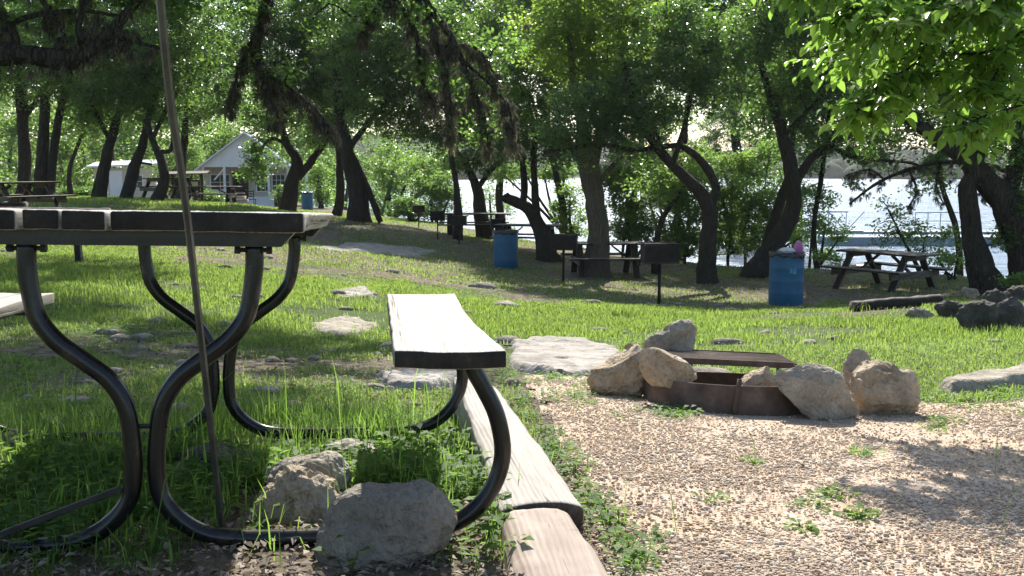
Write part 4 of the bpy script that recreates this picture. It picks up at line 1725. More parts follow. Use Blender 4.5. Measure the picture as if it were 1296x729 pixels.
def tree(name, label, limbs, blobs, Yb=None, leaf='oak', bark='bark', size=.085, dens=1.0, rc=.42, nl=95, moss=0, seed=None, upper=True, world=(), group='trees of the picnic grove', cat='tree', twig=True, flare=.22, wk=.8, crown_name='crown', wr=.5):
    """limbs: lists of (px, py, width_px[, dY]); blobs: (px, py, r_px[, dY[, zscale]])"""
    global TREES
    TREES += 1
    seed = seed or TREES * 13
    rg = np.random.default_rng(seed)
    l0 = limbs[0][0]
    if Yb is None:
        g = gp(l0[0], l0[1])
        Yb = g[1]
    base = P(l0[0], l0[1], Yb)
    gz = float(G(base[0], base[1]))
    s = Yb / F
    wood = MB()
    pts_all = []
    for li, lb in enumerate(limbs):
        pl = [P(q[0], q[1], Yb + (q[3] if len(q) > 3 else 0)) for q in lb]
        rd = [q[2] * s / 2 * (wk if Yb > 12 else 1.0) for q in lb]
        if li == 0:
            # plant the foot in the soil with a flare
            foot = pl[0].copy()
            foot[2] = min(gz, foot[2]) - .12
            pl = [foot, pl[0]] + pl[1:] if foot[2] < pl[0][2] - .03 else pl
            rd = ([rd[0]] + rd) if len(pl) > len(rd) else rd
        cp = catmull(pl, 7)
        rr_ = np.interp(np.linspace(0, 1, len(cp)), np.linspace(0, 1, len(rd)), rd)
        wob = (li > 0 or len(cp) > 6)
        if wob:
            w_ = np.stack([fbm(cp * .9, seed + li, 3), fbm(cp * .9, seed + 40 + li, 3), 0 * cp[:, 0]], -1) * rr_[:, None] * .30
            w_[0] = 0
            cp = cp + w_
        if li == 0:
            h_ = cp[:, 2] - gz
            rr_ = rr_ * (1 + flare * np.exp(-np.clip(h_, 0, None) / (.35 + rr_[0])))
        tube(wood, cp, rr_, 22 if rr_.max() > .12 else 9, bark=.15, seed=seed + li, bscale=4.0)
        for q in range(len(cp)):
            pts_all.append((*cp[q], rr_[q]))
    PA = np.array(pts_all)
    cents = []
    blobs = list(blobs)
    if upper and Yb > 15:
        blobs = blobs + [(b[0] + 8, b[1] - 58, b[2] * .75) for b in blobs if b[1] < 112 and b[2] > 46]
    for b in blobs:
        px, py, rpx = b[:3]
        dY = b[3] if len(b) > 3 else 0
        zs = b[4] if len(b) > 4 else .8
        c0 = P(px, py, Yb + dY)
        R_ = rpx * s
        n = max(3, int(dens * 8.6 * (R_ / rc) ** 2))
        u = rand_unit(n, rg)
        r_ = rg.random(n) ** .45
        cc = c0 + u * (r_ * R_)[:, None] * np.array([1, 1.0, zs])
        cents.append(cc)
    for wx, wy, wz, R_ in world:
        n = max(3, int(dens * 7.5 * (R_ / rc) ** 2))
        u = rand_unit(n, rg)
        cents.append(np.array([wx, wy, wz]) + u * (rg.random(n) ** .45 * R_)[:, None] * np.array([1, 1, .5]))
    cents = np.concatenate(cents)
    lz = GF(cents[:, 0], cents[:, 1])
    cents[:, 2] = np.maximum(cents[:, 2], lz + .35)
    # twigs out to the clumps
    if twig:
        tips = PA[PA[:, 3] < max(.12, PA[:, 3].max() * .75)]
        if len(tips) == 0:
            tips = PA[-4:]
        grown = [tips[:, :3]]
        order = np.argsort(np.min(np.linalg.norm(cents[:, None] - tips[None, :, :3], axis=2), axis=1))
        allp = tips[:, :3].copy()
        for q in order:
            c_ = cents[q]
            dd = np.linalg.norm(allp - c_, axis=1)
            j = int(np.argmin(dd + .25 * (allp[:, 2] > c_[2] + .3)))
            a = allp[j]
            L_ = dd[j]
            mid = (a + c_) / 2 + rg.normal(size=3) * L_ * .10 + np.array([0, 0, .06 * L_])
            cp = catmull([a, mid, c_], 3)
            r0 = np.clip(.010 + .012 * L_, .010, .045) * (size / .085) ** .3
            tube(wood, cp, np.linspace(r0, r0 * .35, len(cp)), 5, cap=False)
            allp = np.vstack([allp, cp[1:]])
    root = empty(name, (base[0], base[1], gz))
    tag(root, label, cat, group)
    V = wood.verts() - np.array([base[0], base[1], gz])
    wood2 = MB()
    wood2.v = [V]
    wood2.f = wood.f
    wood2.n = wood.n
    build('trunk', wood2, M[bark], root, smoothf=True)
    LV, var, LC = clump_leaves(cents, rc, nl, size, rg)
    o3 = np.array([base[0], base[1], gz])
    # never let leaves sink through the ground
    build_np(crown_name, LV - o3, cards_faces(len(LV) // 4), M[leaf], root, attr=var)
    if moss:
        nm = moss
        PT = PA[PA[:, 3] < .09][:, :3]
        PT = PT if len(PT) > 3 else PA[:, :3]
        ii = rg.integers(0, len(PT) - 1, nm)
        tt_ = rg.random((nm, 1))
        seg_ = PT[ii + 1] - PT[ii]
        seg_[np.linalg.norm(seg_, axis=1) > .6] = 0
        ms = PT[ii] + seg_ * tt_ + rg.normal(size=(nm, 3)) * .035
        ms[:, 2] -= .03
        nc = nm // 4
        ms[:nc] = cents[rg.integers(0, len(cents), nc)] + rg.normal(size=(nc, 3)) * .1
        moss_mesh(ms, rg, root, o3)
    return root


def moss_mesh(ms, rg, root, o3, k=60, r=.07, droop=.35):
    n = len(ms)
    cen = np.repeat(ms, k, axis=0)
    u = rand_unit(n * k, rg)
    rr_ = rg.random(n * k)[:, None]
    rad = np.repeat(rg.uniform(.5, 1.3, n), k)[:, None] * r
    a = cen + u * rad * .15
    b = cen + u * rad * (.5 + .7 * rr_) + np.array([0, 0, -1.0]) * rad * droop * (1 + 2 * rr_)
    s_ = np.cross(u, (0, 0, 1.0))
    s_ /= np.maximum(np.linalg.norm(s_, axis=1, keepdims=True), 1e-4)
    w = .0028 * (1 + 1.2 * rr_)
    mid = (a + b) / 2 + rg.normal(size=a.shape) * .012
    V = np.stack([a, mid + s_ * w, b, mid - s_ * w], 1).reshape(-1, 3) - o3
    var = np.repeat(rg.random(n * k), 4)
    build_np('moss', V, cards_faces(n * k), M['moss'], root, attr=var)


# ----- left half, from the picture edge inward -----
tree('oak_tree', 'straight dark trunk rising behind the olive picnic table, nearest the picture edge', [[(28, 270, 22), (30, 200, 18), (28, 110, 16), (24, 60, 12)], [(29, 150, 10), (60, 110, 8), (80, 80, 6)]], [(15, 105, 55), (-20, 60, 60), (60, 60, 60), (30, 10, 70), (95, 100, 40)], 37, dens=.8, size=.12, nl=75, rc=.5)
tree('oak_tree', 'pair of straight dark trunks grown together just past the olive picnic table', [[(50, 268, 22), (54, 200, 18), (58, 120, 14)], [(64, 268, 16), (66, 210, 13), (76, 140, 11), (90, 90, 8)]], [(80, 100, 55), (120, 70, 60), (60, 40, 60), (110, 130, 35)], 34, dens=.8, size=.12, nl=75, rc=.5)
tree('oak_tree', 'very thin crooked trunk between the paired trunks and the leaning oak', [[(92, 262, 9), (88, 225, 7), (91, 205, 6), (102, 175, 5), (108, 150, 4)]], [(105, 160, 34), (118, 140, 30)], 42, dens=.7, size=.12, nl=70, rc=.5, leaf='bush')
tree('oak_tree', 'stout dark trunk leaning slightly, beside the white shed', [[(126, 262, 20), (131, 215, 18), (140, 180, 15), (152, 140, 11), (165, 100, 8)], [(140, 180, 8), (120, 140, 6), (110, 110, 5)]], [(150, 120, 55), (190, 80, 60), (125, 135, 42), (150, 50, 60)], 33, dens=.85, size=.11, nl=75, rc=.48, moss=40)
tree('oak_tree', 'dark trunk leaning hard over, the straighter half of the trunk arch before the shed', [[(154, 262, 17), (166, 225, 18), (178, 192, 14), (186, 160, 10), (195, 120, 7)], [(178, 206, 4), (192, 208, 4)]], [(190, 130, 45), (165, 95, 45)], 32, dens=.85, size=.11, nl=75, rc=.48)
tree('oak_tree', 'curved dark trunk bowing outward, the other half of the arch by the dark table', [[(194, 266, 19), (207, 228, 15), (203, 200, 13), (192, 176, 10), (185, 150, 8)], [(201, 192, 8), (216, 190, 7), (219, 172, 5)], [(192, 176, 7), (210, 140, 6), (230, 110, 5)]], [(215, 120, 48), (235, 60, 60), (185, 60, 55)], 31.5, dens=.85, size=.11, nl=75, rc=.48, moss=30)
tree('oak_tree', 'slim dark trunk standing behind the metal rod and notice board', [[(228, 266, 13), (231, 200, 12), (238, 130, 9), (245, 90, 7)]], [(255, 110, 50), (275, 60, 60), (240, 150, 26), (285, 130, 38)], 40, dens=.8, size=.12, nl=70, rc=.5)
tree('oak_tree', 'dark forked oak before the white house, a bright leafy spray hanging over the porch', [[(362, 275, 24), (370, 235, 22), (376, 205, 18), (362, 180, 11), (352, 140, 9), (345, 100, 7)], [(377, 226, 14), (394, 205, 11), (412, 178, 9), (428, 140, 7)], [(366, 186, 6), (345, 175, 5), (328, 190, 3)]], [(350, 130, 52), (398, 110, 60), (438, 110, 50), (330, 85, 55), (380, 50, 70), (325, 214, 24), (334, 192, 24), (410, 170, 28)], 34, dens=.85, size=.11, nl=80, rc=.45, moss=60)
tree('oak_tree', 'narrow dark trunk close beside the great buttressed oak', [[(424, 284, 15), (430, 240, 13), (430, 190, 11), (425, 130, 9)]], [(425, 100, 50), (450, 50, 60), (420, 155, 30)], 33, dens=.8, size=.11, nl=75, rc=.48)
tree('oak_tree', 'great oak with a broad pale buttress at its foot, in the middle of the grove', [[(456, 280, 34), (452, 240, 26), (442, 200, 22), (432, 150, 16), (425, 90, 12)], [(482, 281, 9), (468, 245, 11), (452, 208, 10), (444, 190, 8)], [(440, 190, 10), (470, 150, 8), (500, 120, 6)]], [(470, 120, 60), (510, 150, 45), (500, 70, 65), (450, 60, 60), (530, 100, 50)], dens=.85, size=.11, nl=80, rc=.48, moss=60)
tree('oak_tree', 'small slanting pale limbed tree bending toward the straight trunks by the water', [[(495, 286, 9), (508, 262, 8), (530, 246, 6), (552, 232, 4)], [(500, 275, 6), (506, 250, 5), (520, 225, 4)]], [(540, 220, 30), (515, 215, 26), (560, 200, 28)], 46, dens=.8, size=.12, nl=70, rc=.5, leaf='bush')
tree('oak_tree', 'straight narrow dark trunk with a charcoal grill before its foot', [[(579, 303, 14), (579, 262, 12), (577, 230, 9), (570, 190, 7)]], [(560, 170, 40), (590, 140, 45), (560, 100, 55)], dens=.85, size=.11, nl=75, rc=.45, moss=40)
tree('oak_tree', 'thicker dark trunk with a mossy fork, standing over the long shaded picnic table', [[(613, 302, 26), (608, 268, 20), (603, 238, 15), (588, 205, 8), (570, 180, 5)], [(604, 240, 9), (622, 214, 8), (640, 200, 5)]], [(610, 165, 45), (645, 130, 50), (600, 100, 60), (640, 200, 26), (585, 205, 26), (612, 215, 20)], dens=.85, size=.10, nl=75, rc=.42, moss=60)
tree('oak_tree', 'twisted tree with a sawn-off stub pointing sideways against the glaring water', [[(693, 330, 34), (686, 298, 22), (672, 268, 19), (658, 257, 16), (645, 252, 16), (640, 246, 12)], [(662, 262, 12), (664, 235, 11), (660, 195, 9), (650, 150, 7)], [(680, 280, 12), (677, 240, 12), (676, 190, 9), (690, 140, 7)]], [(660, 150, 50), (700, 110, 55), (690, 175, 36), (645, 190, 30), (670, 70, 55), (715, 195, 24)], dens=.85, size=.10, nl=80, rc=.40, moss=60)
tree('cypress_tree', 'thick pale fluted cypress trunk that divides above head height, behind the side-on picnic table', [[(757, 350, 40), (756, 295, 31), (750, 235, 30), (744, 195, 34), (738, 160, 18), (728, 110, 13), (720, 40, 9)], [(748, 210, 22), (762, 160, 15), (778, 110, 11), (790, 50, 8)], [(756, 232, 9), (778, 205, 7), (800, 190, 5)]], [(735, 75, 70), (700, 40, 55), (790, 50, 65), (770, 110, 45)], bark='bark_pale', dens=.75, size=.10, nl=80, rc=.42, leaf='oak_light', flare=.25)
tree('oak_tree', 'slender arching trunk behind the lone black grill', [[(829, 326, 11), (832, 296, 9), (842, 270, 8), (858, 248, 6), (872, 225, 4)]], [(850, 225, 30), (880, 215, 28), (830, 240, 24)], 23, dens=.8, size=.09, nl=75, rc=.38, leaf='bush')
tree('oak_tree', 'oak with two limbs sweeping low to one side above the side-on picnic table', [[(893, 358, 30), (895, 312, 25), (897, 268, 24), (884, 242, 20), (852, 208, 16), (825, 178, 13), (802, 135, 10), (790, 80, 7)], [(898, 262, 15), (905, 237, 14), (890, 207, 12), (864, 186, 10), (838, 186, 9), (800, 190, 8), (760, 183, 7), (718, 188, 5), (688, 193, 4)], [(852, 208, 9), (868, 150, 8), (880, 90, 6)], [(838, 186, 6), (820, 150, 5), (780, 130, 4)]], [(790, 125, 58), (850, 80, 65), (900, 100, 50), (835, 150, 40), (735, 140, 44), (700, 172, 24), (765, 165, 30), (805, 205, 20), (725, 205, 18), (780, 160, 40)], dens=.9, size=.085, nl=85, rc=.36, moss=110)
tree('oak_tree', 'upright dark trunk with one side limb, between the low-limbed oak and the big leaning oak', [[(942, 336, 25), (935, 292, 21), (930, 242, 17), (934, 192, 15), (928, 142, 12), (920, 80, 8)], [(936, 238, 11), (956, 221, 10), (980, 206, 8), (1002, 188, 5)]], [(930, 85, 55), (965, 40, 60), (920, 150, 42), (1000, 175, 24), (960, 180, 30), (900, 185, 24)], dens=.85, size=.09, nl=80, rc=.38, moss=70)
tree('oak_tree', 'rear trunk of the leaning pair, mostly hidden by the big rugged oak', [[(962, 338, 22), (974, 300, 17), (990, 250, 15), (1000, 210, 12), (990, 150, 10)]], [(985, 110, 50), (1010, 60, 50)], 24.5, dens=.7, size=.09, nl=80, rc=.4)
tree('oak_tree', 'big rugged oak leaning toward the lake with a curving side limb, behind the blue drum', [[(955, 350, 36), (972, 322, 30), (996, 286, 26), (1006, 250, 24), (1000, 210, 23), (990, 172, 18), (975, 125, 12), (960, 70, 8)], [(1003, 236, 16), (1026, 202, 14), (1048, 184, 12), (1064, 158, 10), (1082, 128, 9), (1108, 90, 7), (1130, 50, 5)], [(1050, 182, 8), (1072, 196, 7), (1105, 202, 6), (1150, 206, 4), (1180, 215, 3)], [(990, 172, 8), (1012, 150, 6), (1040, 120, 5)]], [(960, 60, 65), (1020, 50, 65), (1080, 50, 60), (1035, 110, 42), (975, 130, 38), (1100, 110, 42), (1060, 165, 26), (1090, 190, 22), (1120, 175, 24), (1020, 165, 22)], dens=.9, size=.085, nl=85, rc=.36, moss=130)
tree('oak_tree', 'black twin-trunked shore tree with a heavy limb reaching out, past the grey picnic table', [[(1252, 372, 34), (1240, 330, 28), (1230, 285, 22), (1226, 240, 20), (1236, 200, 16), (1240, 150, 12)], [(1292, 372, 34), (1288, 310, 32), (1274, 260, 34), (1244, 226, 28), (1208, 192, 22), (1176, 168, 16), (1148, 148, 12), (1120, 122, 8), (1095, 105, 5)], [(1276, 250, 20), (1290, 200, 18), (1300, 140, 14)], [(1215, 196, 14), (1212, 160, 12), (1215, 110, 9)]], [(1280, 170, 52), (1235, 110, 55), (1290, 90, 60), (1175, 90, 46), (1288, 260, 30), (1300, 220, 40), (1130, 110, 30), (1268, 300, 20), (1190, 130, 28)], wk=1.05, dens=.9, size=.08, nl=85, rc=.34, moss=60, Yb=17.5)
tree('oak_tree', 'thin dead-looking mossy boughs drooping over the lake between the leaning oak and the shore tree', [[(1330, 330, 14, 1), (1320, 250, 12, 1), (1270, 215, 9, .5), (1200, 205, 7), (1150, 215, 6), (1110, 232, 5), (1075, 258, 3)], [(1150, 215, 4), (1160, 240, 3), (1150, 262, 2)], [(1190, 207, 4), (1185, 235, 3), (1195, 260, 2)], [(1120, 228, 4), (1100, 215, 3), (1070, 222, 2)], [(1225, 209, 4), (1240, 235, 3), (1245, 255, 2)]], [(1120, 225, 22), (1165, 230, 24), (1200, 222, 22), (1085, 235, 16), (1240, 225, 20)], Yb=19, dens=.28, size=.07, nl=40, rc=.3, moss=170, leaf='oak_light')

tree('oak_tree', 'tall leafy shore tree behind the thicker dark trunk and its mossy fork', [[(640, 305, 12), (632, 250, 11), (640, 190, 10), (650, 100, 8)]], [(620, 30, 60), (560, 30, 60), (680, 0, 55), (590, 100, 45)], 37, dens=.9, size=.14, nl=80, rc=.6)
tree('oak_tree', 'tall shore tree seen between the cypress and the low-limbed oak', [[(805, 325, 11), (800, 260, 10), (812, 190, 9), (808, 100, 8)]], [(800, 60, 60), (770, 120, 45), (850, 0, 60), (740, 10, 60), (830, 150, 40)], 33, dens=.9, size=.13, nl=80, rc=.55)
tree('oak_tree', 'tall shore tree behind the leaning pair of oaks', [[(1004, 330, 11), (1012, 260, 10), (1004, 190, 9), (1010, 100, 8)]], [(1000, 60, 60), (950, 20, 60), (1060, 20, 60), (1000, 140, 45), (960, 150, 35), (1050, 110, 40), (1040, 175, 26)], 30, dens=.9, size=.12, nl=80, rc=.5)
tree('oak_tree', 'tall shore tree behind the limb of the black twin-trunked tree', [[(1215, 345, 10), (1210, 290, 9), (1190, 220, 8), (1200, 120, 7)]], [(1180, 90, 50), (1130, 40, 55), (1240, 60, 60), (1290, 20, 60), (1150, 165, 38), (1220, 170, 44), (1290, 160, 40), (1110, 195, 24), (1180, 215, 24)], 23, dens=.9, size=.10, nl=80, rc=.4)
tree('oak_tree', 'tall shore tree whose crown fills the gap behind the pale cypress', [[(716, 315, 12), (712, 260, 11), (700, 200, 10), (690, 120, 8)]], [(720, 60, 60), (670, 20, 60), (640, 50, 50), (760, 20, 60)], 33, dens=.8, size=.12, nl=80, rc=.5, leaf='oak_light')
tree('oak_tree', 'thin shore tree standing in the thicket behind the low-limbed oak', [[(862, 322, 10), (858, 260, 9), (866, 200, 8), (870, 120, 7)]], [(850, 40, 60), (900, 20, 60), (820, 90, 45), (890, 110, 40), (940, 110, 40)], 30, dens=.8, size=.11, nl=80, rc=.5)
tree('oak_tree', 'shore tree at the water edge behind the drum with pink rubbish', [[(1034, 345, 9), (1030, 290, 8), (1040, 220, 8), (1050, 140, 7)]], [(1050, 110, 42), (1090, 60, 55), (1020, 140, 38), (1120, 150, 40), (1070, 170, 28), (1150, 50, 55), (1020, 200, 24), (1045, 250, 16)], 26, dens=.75, size=.10, nl=80, rc=.42)

# ----- shore shrubs and saplings: bright, back-lit -----
SH = 'shrubs and saplings along the shore'
def shrub(label, base, blobs, Yb, dens=.8, size=.09, leaf='bush', rc=.36, nl=80, name='shrub', stems=4):
    lb = []
    rg = np.random.default_rng(int(base[0]) + 5)
    for q in range(stems):
        b = blobs[q % len(blobs)]
        x0 = base[0] + rg.uniform(-.35, .35) * b[2]
        lb.append([(x0, base[1], 5), ((x0 + b[0]) / 2 + rg.uniform(-4, 4), (base[1] + b[1]) / 2, 4), (b[0] + rg.uniform(-5, 5), b[1], 2.5)])
    return tree(name, label, lb, blobs, Yb=Yb, leaf=leaf, size=size, dens=dens, rc=rc, nl=nl, group=SH, cat='shrub', flare=0)


shrub('leafy sapling with fresh green leaves right behind the grey picnic table', (1175, 368), [(1135, 290, 30), (1165, 310, 30), (1120, 265, 20), (1200, 335, 24), (1190, 300, 18)], 22, dens=.5, size=.08, nl=50, rc=.3)
shrub('low thin sapling between the grey picnic table and the black shore trunk', (1205, 368), [(1205, 345, 16), (1215, 320, 14), (1190, 330, 12)], 21, dens=.45, size=.07, nl=40, rc=.25)
shrub('pale green shrub overhanging the water beside the blue drum with pink rubbish', (1028, 350), [(1040, 285, 26), (1060, 300, 20), (1045, 320, 18), (1030, 260, 22)], 27, dens=.6, size=.09, nl=60)
shrub('tall green thicket shrub between the cypress and the slender arching trunk', (800, 325), [(800, 255, 36), (795, 215, 32), (820, 290, 26), (790, 290, 22), (770, 225, 22)], 27.5, dens=1.1)
shrub('dense bright thicket shrub behind the low-limbed oak', (872, 325), [(865, 270, 34), (870, 235, 32), (860, 305, 28), (845, 225, 26), (885, 300, 22)], 27, dens=1.15)
shrub('thicket shrub filling the gap behind the upright dark trunk', (925, 322), [(920, 275, 30), (950, 260, 28), (915, 240, 26), (955, 300, 28), (920, 305, 24), (985, 270, 22)], 27.5, dens=1.15)
shrub('tall leafy shrub filling the view between the twisted tree and the cypress top', (715, 300), [(690, 222, 18), (712, 215, 22), (660, 215, 18), (640, 222, 18)], 36, dens=.7, size=.11, rc=.42)
shrub('tall pale shrub rising behind the thicket next to the slender arching trunk', (835, 318), [(830, 215, 34), (870, 205, 30), (800, 190, 26), (845, 250, 26)], 31, dens=.8, size=.10)
shrub('tall shrub closing the gap over the water behind the upright dark trunk', (948, 318), [(945, 215, 28), (970, 200, 24), (915, 210, 26), (990, 225, 18)], 31, dens=.75, size=.10)
shrub('shrub behind the foot of the leaning oak pair', (985, 320), [(975, 285, 26), (1010, 300, 22), (965, 245, 24), (1000, 265, 20), (1020, 240, 18)], 28, dens=.9)
shrub('airy waterside shrub between the thick dark trunk and the sawn-off stub', (632, 298), [(630, 270, 22), (622, 245, 20), (640, 285, 14)], 40, dens=.45, size=.10, rc=.4, nl=55)
shrub('small bright shrub hugging the cypress on its lakeward side', (720, 312), [(722, 275, 22), (718, 245, 20), (728, 295, 16), (705, 262, 12)], 33, dens=.7, size=.10)
shrub('yellow green shrub behind the open charcoal grill', (555, 292), [(556, 262, 24), (548, 235, 28), (566, 245, 22)], 44, dens=.9, size=.12, rc=.45)
shrub('dark shrub between the slanting tree and the farthest grill', (522, 285), [(518, 268, 18), (530, 275, 15), (508, 255, 16)], 42, dens=.9, size=.11, rc=.42, leaf='oak')
shrub('light green shrub between the big buttressed oak and the slanting tree', (488, 276), [(490, 235, 26), (500, 205, 28), (482, 260, 14)], 52, dens=.9, size=.13, rc=.5)
shrub('clipped looking shrub between the notice board and the house porch', (262, 262), [(262, 252, 13), (275, 255, 10), (254, 246, 10)], 50, dens=1.2, size=.11, rc=.38, leaf='oak')
shrub('feathery bright green shrub beside the notice board roof', (228, 250), [(250, 215, 16), (222, 205, 24), (240, 190, 20), (215, 225, 16)], 62, dens=1.0, size=.15, rc=.6)
shrub('scraggly shrub at the house corner post', (352, 262), [(352, 250, 9), (356, 238, 8)], 54, dens=.8, size=.10, rc=.3, nl=50)
shrub('low dark shrub at the foot of the crooked thin trunk', (100, 262), [(100, 252, 14), (115, 255, 12), (85, 254, 12)], 44, dens=1.1, size=.12, rc=.42, leaf='oak')
shrub('green shrub between the small distant drum and the narrow trunk', (405, 264), [(402, 235, 16), (408, 250, 14), (400, 215, 16)], 54, dens=.9, size=.13, rc=.5)
shrub('leafy shrub creeping at the foot of the black shore trunks', (1285, 382), [(1288, 374, 12), (1275, 382, 9), (1293, 360, 10)], 15.5, dens=.8, size=.06, rc=.2, nl=50)
shrub('low green shrub on the water edge just past the drum with pink rubbish', (1050, 356), [(1048, 349, 10), (1062, 350, 8), (1036, 352, 7)], 25, dens=.9, size=.07, rc=.25, nl=50)

# ----- woods closing the view on the land side: one far mass -----
def far_wood():
    rg = np.random.default_rng(77)
    Cs = []
    for px in range(-120, 640, 16):
        for Yb, top in ((82, 110), (105, 90), (135, 60)):
            if px > 430 and Yb < 100:
                continue
            if px > 540:
                continue
            s = Yb / F
            x = px + rg.uniform(-8, 8)
            H = rg.uniform(.75, 1.1)
            for q in range(16):
                py = 262 - (262 - top) * H * rg.random()
                w = 14 * (1.2 - .6 * abs((262 - py) / (262 - top) - .5))
                c_ = P(x + rg.uniform(-w, w), py, Yb + rg.uniform(-2.5, 2.5))
                Cs.append(c_)
    Cs = np.array(Cs)
    LV, var, _ = clump_leaves(Cs, 1.35, 70, .36, rg)
    wood = MB()
    build_np('far_woodland', LV, cards_faces(len(LV) // 4), M['bush'], attr=var)
    tag(bpy.data.objects[-1] if False else [o for o in col.objects if o.name == 'far_woodland'][0], kind='stuff')


far_wood()
def far_trunks():
    rg = np.random.default_rng(5)
    mb = MB()
    for px in range(-100, 540, 23):
        x = px + rg.uniform(-8, 8)
        Yb = rg.uniform(84, 120)
        a = P(x, 262, Yb)
        a[2] = float(G(a[0], a[1])) - .2
        b = a + np.array([rg.uniform(-1, 1), 0, 6.5])
        tube(mb, catmull([a, (a + b) / 2 + (rg.uniform(-.4, .4), 0, 0), b], 3), np.linspace(.22, .1, 7), 7)
    o = build('far_wood_trunks', mb, M['bark'])
    tag(o, kind='stuff')


far_trunks()

# woods on the opposite shore: one mass of crowns over the hill
def opposite_shore():
    rg = np.random.default_rng(9)
    n = 2600
    a = rg.uniform(-.62, .75, n)
    sh = 420 + 60 * np.sin(a * 3.1) + 25 * np.sin(a * 11)
    r = sh + 22 + rg.random(n) ** 1.2 * 260
    x, y = r * np.sin(a), r * np.cos(a)
    z = G(x, y)
    iv, ifc = ico(2)
    s = rg.uniform(3.5, 7, n)
    V = iv[None] * s[:, None, None] * np.array([1, 1, .85])
    cen = np.stack([x, y, z + s * .5], -1)[:, None]
    V = V + cen
    V = V + (fbm(V * .35, 4, 3) * .9)[..., None] * iv[None]
    Fq = (ifc[None] + (np.arange(n) * len(iv))[:, None, None]).reshape(-1, 3)
    M['farwood'] = m_simple('far_wood_canopy', [(.3, (.018, .035, .012)), (.7, (.05, .085, .03))], .6, .9, .8, 1.5, .6, .1)
    tag(build_np('opposite_shore_woodland', V.reshape(-1, 3), Fq, M['farwood'], smoothf=True), kind='stuff')


opposite_shore()

# ================= OVERHEAD BOUGHS =================
# oak standing just outside the picture on the house side: its big limb crosses the top corner
tree('oak_tree', 'overhead oak whose heavy dark limb enters at the top corner above the olive picnic table',
     [[(-560, 800, 70), (-520, 500, 60), (-440, 200, 52), (-300, 90, 44), (-150, 62, 36), (-20, 66, 30), (40, 70, 25), (90, 76, 24), (118, 62, 17), (150, 30, 13), (190, -20, 10), (230, -80, 7)],
      [(70, 72, 12), (78, 40, 9), (60, 10, 7), (30, -30, 5)],
      [(20, 66, 14), (10, 30, 12), (-30, -30, 9)],
      [(118, 60, 10), (100, 40, 8), (104, 5, 7), (95, -50, 5)],
      [(122, 50, 9), (150, 48, 7), (175, 54, 5), (205, 62, 3)],
      [(-20, 66, 9), (25, 25, 7), (100, 14, 6), (150, 20, 4)]],
     [(40, -90, 110), (200, -130, 130), (-150, -60, 150), (150, -10, 40), (230, 0, 42), (60, 8, 36), (-20, 20, 34), (300, -60, 60), (150, -260, 120, 2), (0, -260, 130, 2.5), (350, -230, 120, 3.5), (-200, -260, 160, 1)],
     Yb=8.2, size=.062, rc=.26, nl=85, dens=.55, moss=150, leaf='oak')
# mossy boughs hanging from above, mid picture
tree('oak_tree', 'overhead oak bough hung with thick dark moss, drooping into the middle of the picture',
     [[(-760, 900, 60, 1.5), (-700, 300, 55, 1.5), (-450, -150, 48, 1.5), (-50, -260, 36, .8), (200, -180, 26, .3), (400, -90, 18), (500, -30, 14), (560, 30, 9), (590, 90, 6), (612, 150, 4), (620, 190, 2.5)],
      [(400, -90, 12), (340, -10, 9), (325, 60, 7), (335, 110, 5), (352, 150, 3)],
      [(330, 30, 6), (310, 70, 5), (296, 110, 3), (288, 135, 2)],
      [(335, 90, 5), (365, 110, 4), (400, 140, 3), (420, 165, 2)],
      [(480, -30, 8), (525, 40, 7), (532, 95, 5), (548, 130, 3)],
      [(540, 10, 6), (560, 80, 5), (570, 130, 4), (566, 175, 2)],
      [(560, 60, 5), (600, 60, 4), (630, 100, 3)],
      [(500, -20, 8), (470, 20, 6), (455, 50, 4)],
      [(590, 80, 4), (640, 130, 3), (650, 180, 2)]],
     [(500, -90, 90), (350, -110, 110), (640, -120, 60), (420, -130, 100, 3.5), (250, -120, 100, 4), (120, -130, 100, 4), (320, 30, 26), (350, 90, 22), (520, 20, 30), (540, 85, 22), (585, 110, 24), (610, 160, 20), (455, 20, 24), (300, 80, 20), (640, 60, 24), (400, 20, 28)],
     Yb=9.6, size=.06, rc=.24, nl=70, dens=.5, moss=650, leaf='oak',
     world=2 * [(-2.6, 10.2, 4.5, 1.5), (-5.0, 11.0, 4.7, 1.9), (-7.6, 12.5, 4.9, 2.0), (-4.2, 14.6, 5.3, 1.7), (-1.3, 13.6, 5.2, 1.0), (-3.6, 8.4, 4.2, 1.2), (-1.0, 8.9, 4.3, .9), (-4.5, 15.2, 5.2, 1.6), (-6.6, 16.6, 5.4, 1.9), (-9.2, 18.2, 5.6, 2.0), (-5.2, 19.2, 5.6, 1.7), (-11.5, 21, 5.9, 2.2)])


